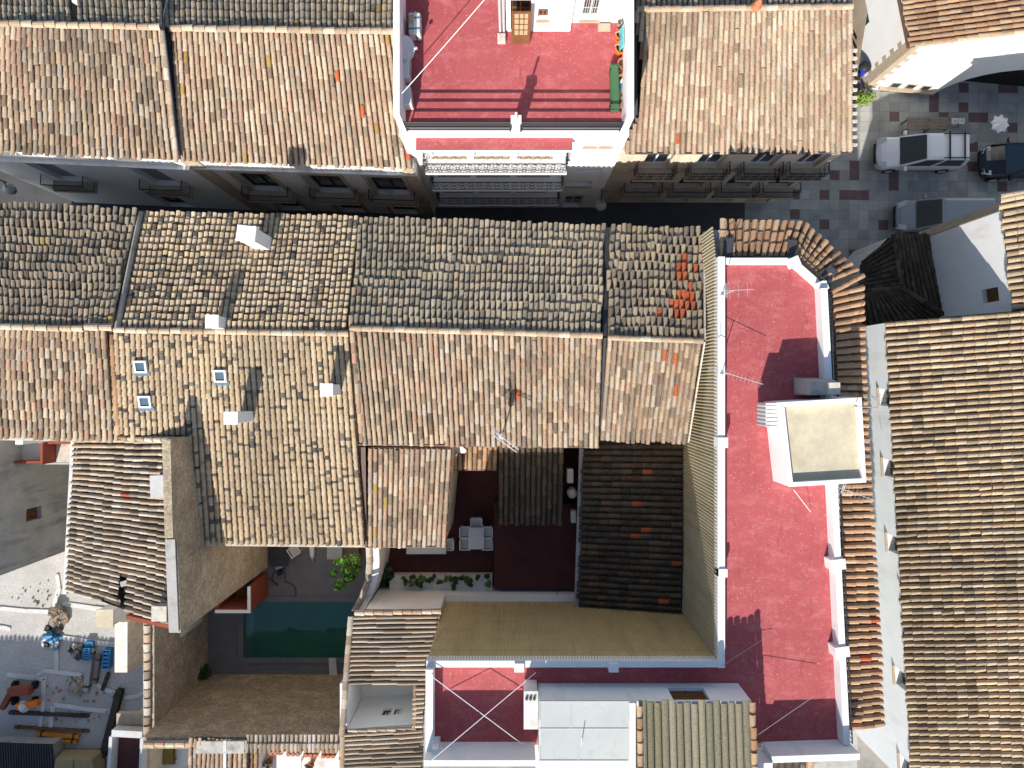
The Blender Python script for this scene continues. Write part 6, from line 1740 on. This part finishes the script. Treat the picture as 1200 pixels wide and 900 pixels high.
c = P(85, 900, 1.0); m = MB(); m.hexa([(c.x-1.2, c.y-1.2, .15), (c.x+1.2, c.y-1.2, .15), (c.x+1.05, c.y+.5, .15), (c.x-1.0, c.y+.5, .15), (c.x-1.1, c.y-1.1, 1.0), (c.x+1.1, c.y-1.1, 1.0), (c.x+.95, c.y+.42, .95), (c.x-.9, c.y+.42, .95)]); m.build('cover', M('tan_tarp', (.36, .29, .16), .1, 3, .8), root, bevel=.05)
m = MB(); m.hexa([(c.x+.0, c.y-1.1, 1.0), (c.x+.05, c.y-1.1, 1.0), (c.x+.05, c.y+.4, .955), (c.x, c.y+.4, .955), (c.x+.0, c.y-1.1, 1.03), (c.x+.05, c.y-1.1, 1.03), (c.x+.05, c.y+.4, .985), (c.x, c.y+.4, .985)]); m.build('seam', M_OLDWOOD, root)
m = MB(); m.box((c.x-1.1, c.y-1.1, .005), (c.x+1.1, c.y+.45, .149)); m.build('pallet', M_OLDWOOD, root)
# lounger in the little patio
c = P(194, 880, 2.4); root = T('sun_lounger', 'olive cushioned lounger on the tiny white patio at the bottom edge', 'sun lounger', (c.x, c.y, 2.002))
m = MB(); m.box((c.x-.3, c.y-.65, 2.3), (c.x+.32, c.y+.55, 2.42)); m.build('cushion', M('olive_cushion', (.2, .15, .04), .1, 3, .9), root, bevel=.04)
m = MB(); m.box((c.x-.36, c.y-.7, 2.2), (c.x+.38, c.y+.6, 2.298)); m.build('frame', M_WOOD, root)
for sx in (-1, 1):
    for sy in (-1, 1): m = MB(); m.obox((c.x+.01+sx*.3, c.y-.05+sy*.55, 2.002), (.06, .06, .197)); m.build('leg', M_WOOD, root)
# bottom terrace furniture
c = P(338, 890, 5.7); root = T('terrace_table', 'white rectangular table on the bright roof terrace with the lattice blocks', 'table', (c.x, c.y, 5.002))
m = MB(); m.box((c.x-.5, c.y-.4, 5.66), (c.x+.55, c.y+.35, 5.72)); m.build('tabletop', M_PLASTIC, root)
for sx in (-1, 1):
    for sy in (-1, 1): m = MB(); m.obox((c.x+sx*.42, c.y+sy*.3, 5.002), (.06, .06, .657)); m.build('leg', M_PLASTIC, root)
v = P(318, 889, 5.0); bush('brown dry potted shrub at the corner of the bright roof terrace', (v.x, v.y, 5.002), .26, 260, [(.16, .1, .05), (.22, .14, .07), (.1, .09, .03)], .06, 1.0, 3, pot=.14)
v = P(366, 893, 5.0); bush('grey-brown potted shrub beside the white table on the bright roof terrace', (v.x, v.y, 5.002), .22, 220, [(.2, .15, .1), (.12, .1, .06), (.28, .22, .15)], .05, 1.0, 3, pot=.14)
v = P(154, 236, .0)
# ================================================================== camera, sun, sky
cam = bpy.data.cameras.new('camera'); co = bpy.data.objects.new('camera', cam); COL.objects.link(co)
co.location = (0, 0, CAMZ); co.rotation_euler = (0, 0, 0); cam.sensor_fit = 'HORIZONTAL'; cam.sensor_width = 36; cam.lens = 36*FPX/1200; cam.clip_end = 500
SC.camera = co
EL = math.radians(33); az = math.atan(.30)
hd = Vector((math.sin(az), math.cos(az), 0))      # horizontal travel of the light
tosun = Vector((-hd.x*math.cos(EL), -hd.y*math.cos(EL), math.sin(EL)))
sun = bpy.data.lights.new('sun', 'SUN'); so = bpy.data.objects.new('sun', sun); COL.objects.link(so)
sun.energy = 5.0; sun.angle = math.radians(.5); sun.color = (1, .94, .86)
so.location = tosun*60; so.rotation_euler = (-tosun).to_track_quat('-Z', 'Y').to_euler()
w = bpy.data.worlds.new('World'); SC.world = w; w.use_nodes = True
nt = w.node_tree; sk = nt.nodes.new('ShaderNodeTexSky'); sk.sky_type = 'NISHITA'; sk.sun_disc = False
sk.sun_elevation = EL; sk.sun_rotation = math.atan2(tosun.x, tosun.y)
bg = nt.nodes['Background']; nt.links.new(sk.outputs[0], bg.inputs[0]); bg.inputs[1].default_value = .115
SC.view_settings.view_transform = 'Standard'; SC.view_settings.look = 'None'; SC.view_settings.gamma = 1; SC.view_settings.use_curve_mapping = False
SC.view_settings.exposure = .5
try:
    SC.cycles.max_bounces = 6; SC.cycles.diffuse_bounces = 4
except Exception: pass
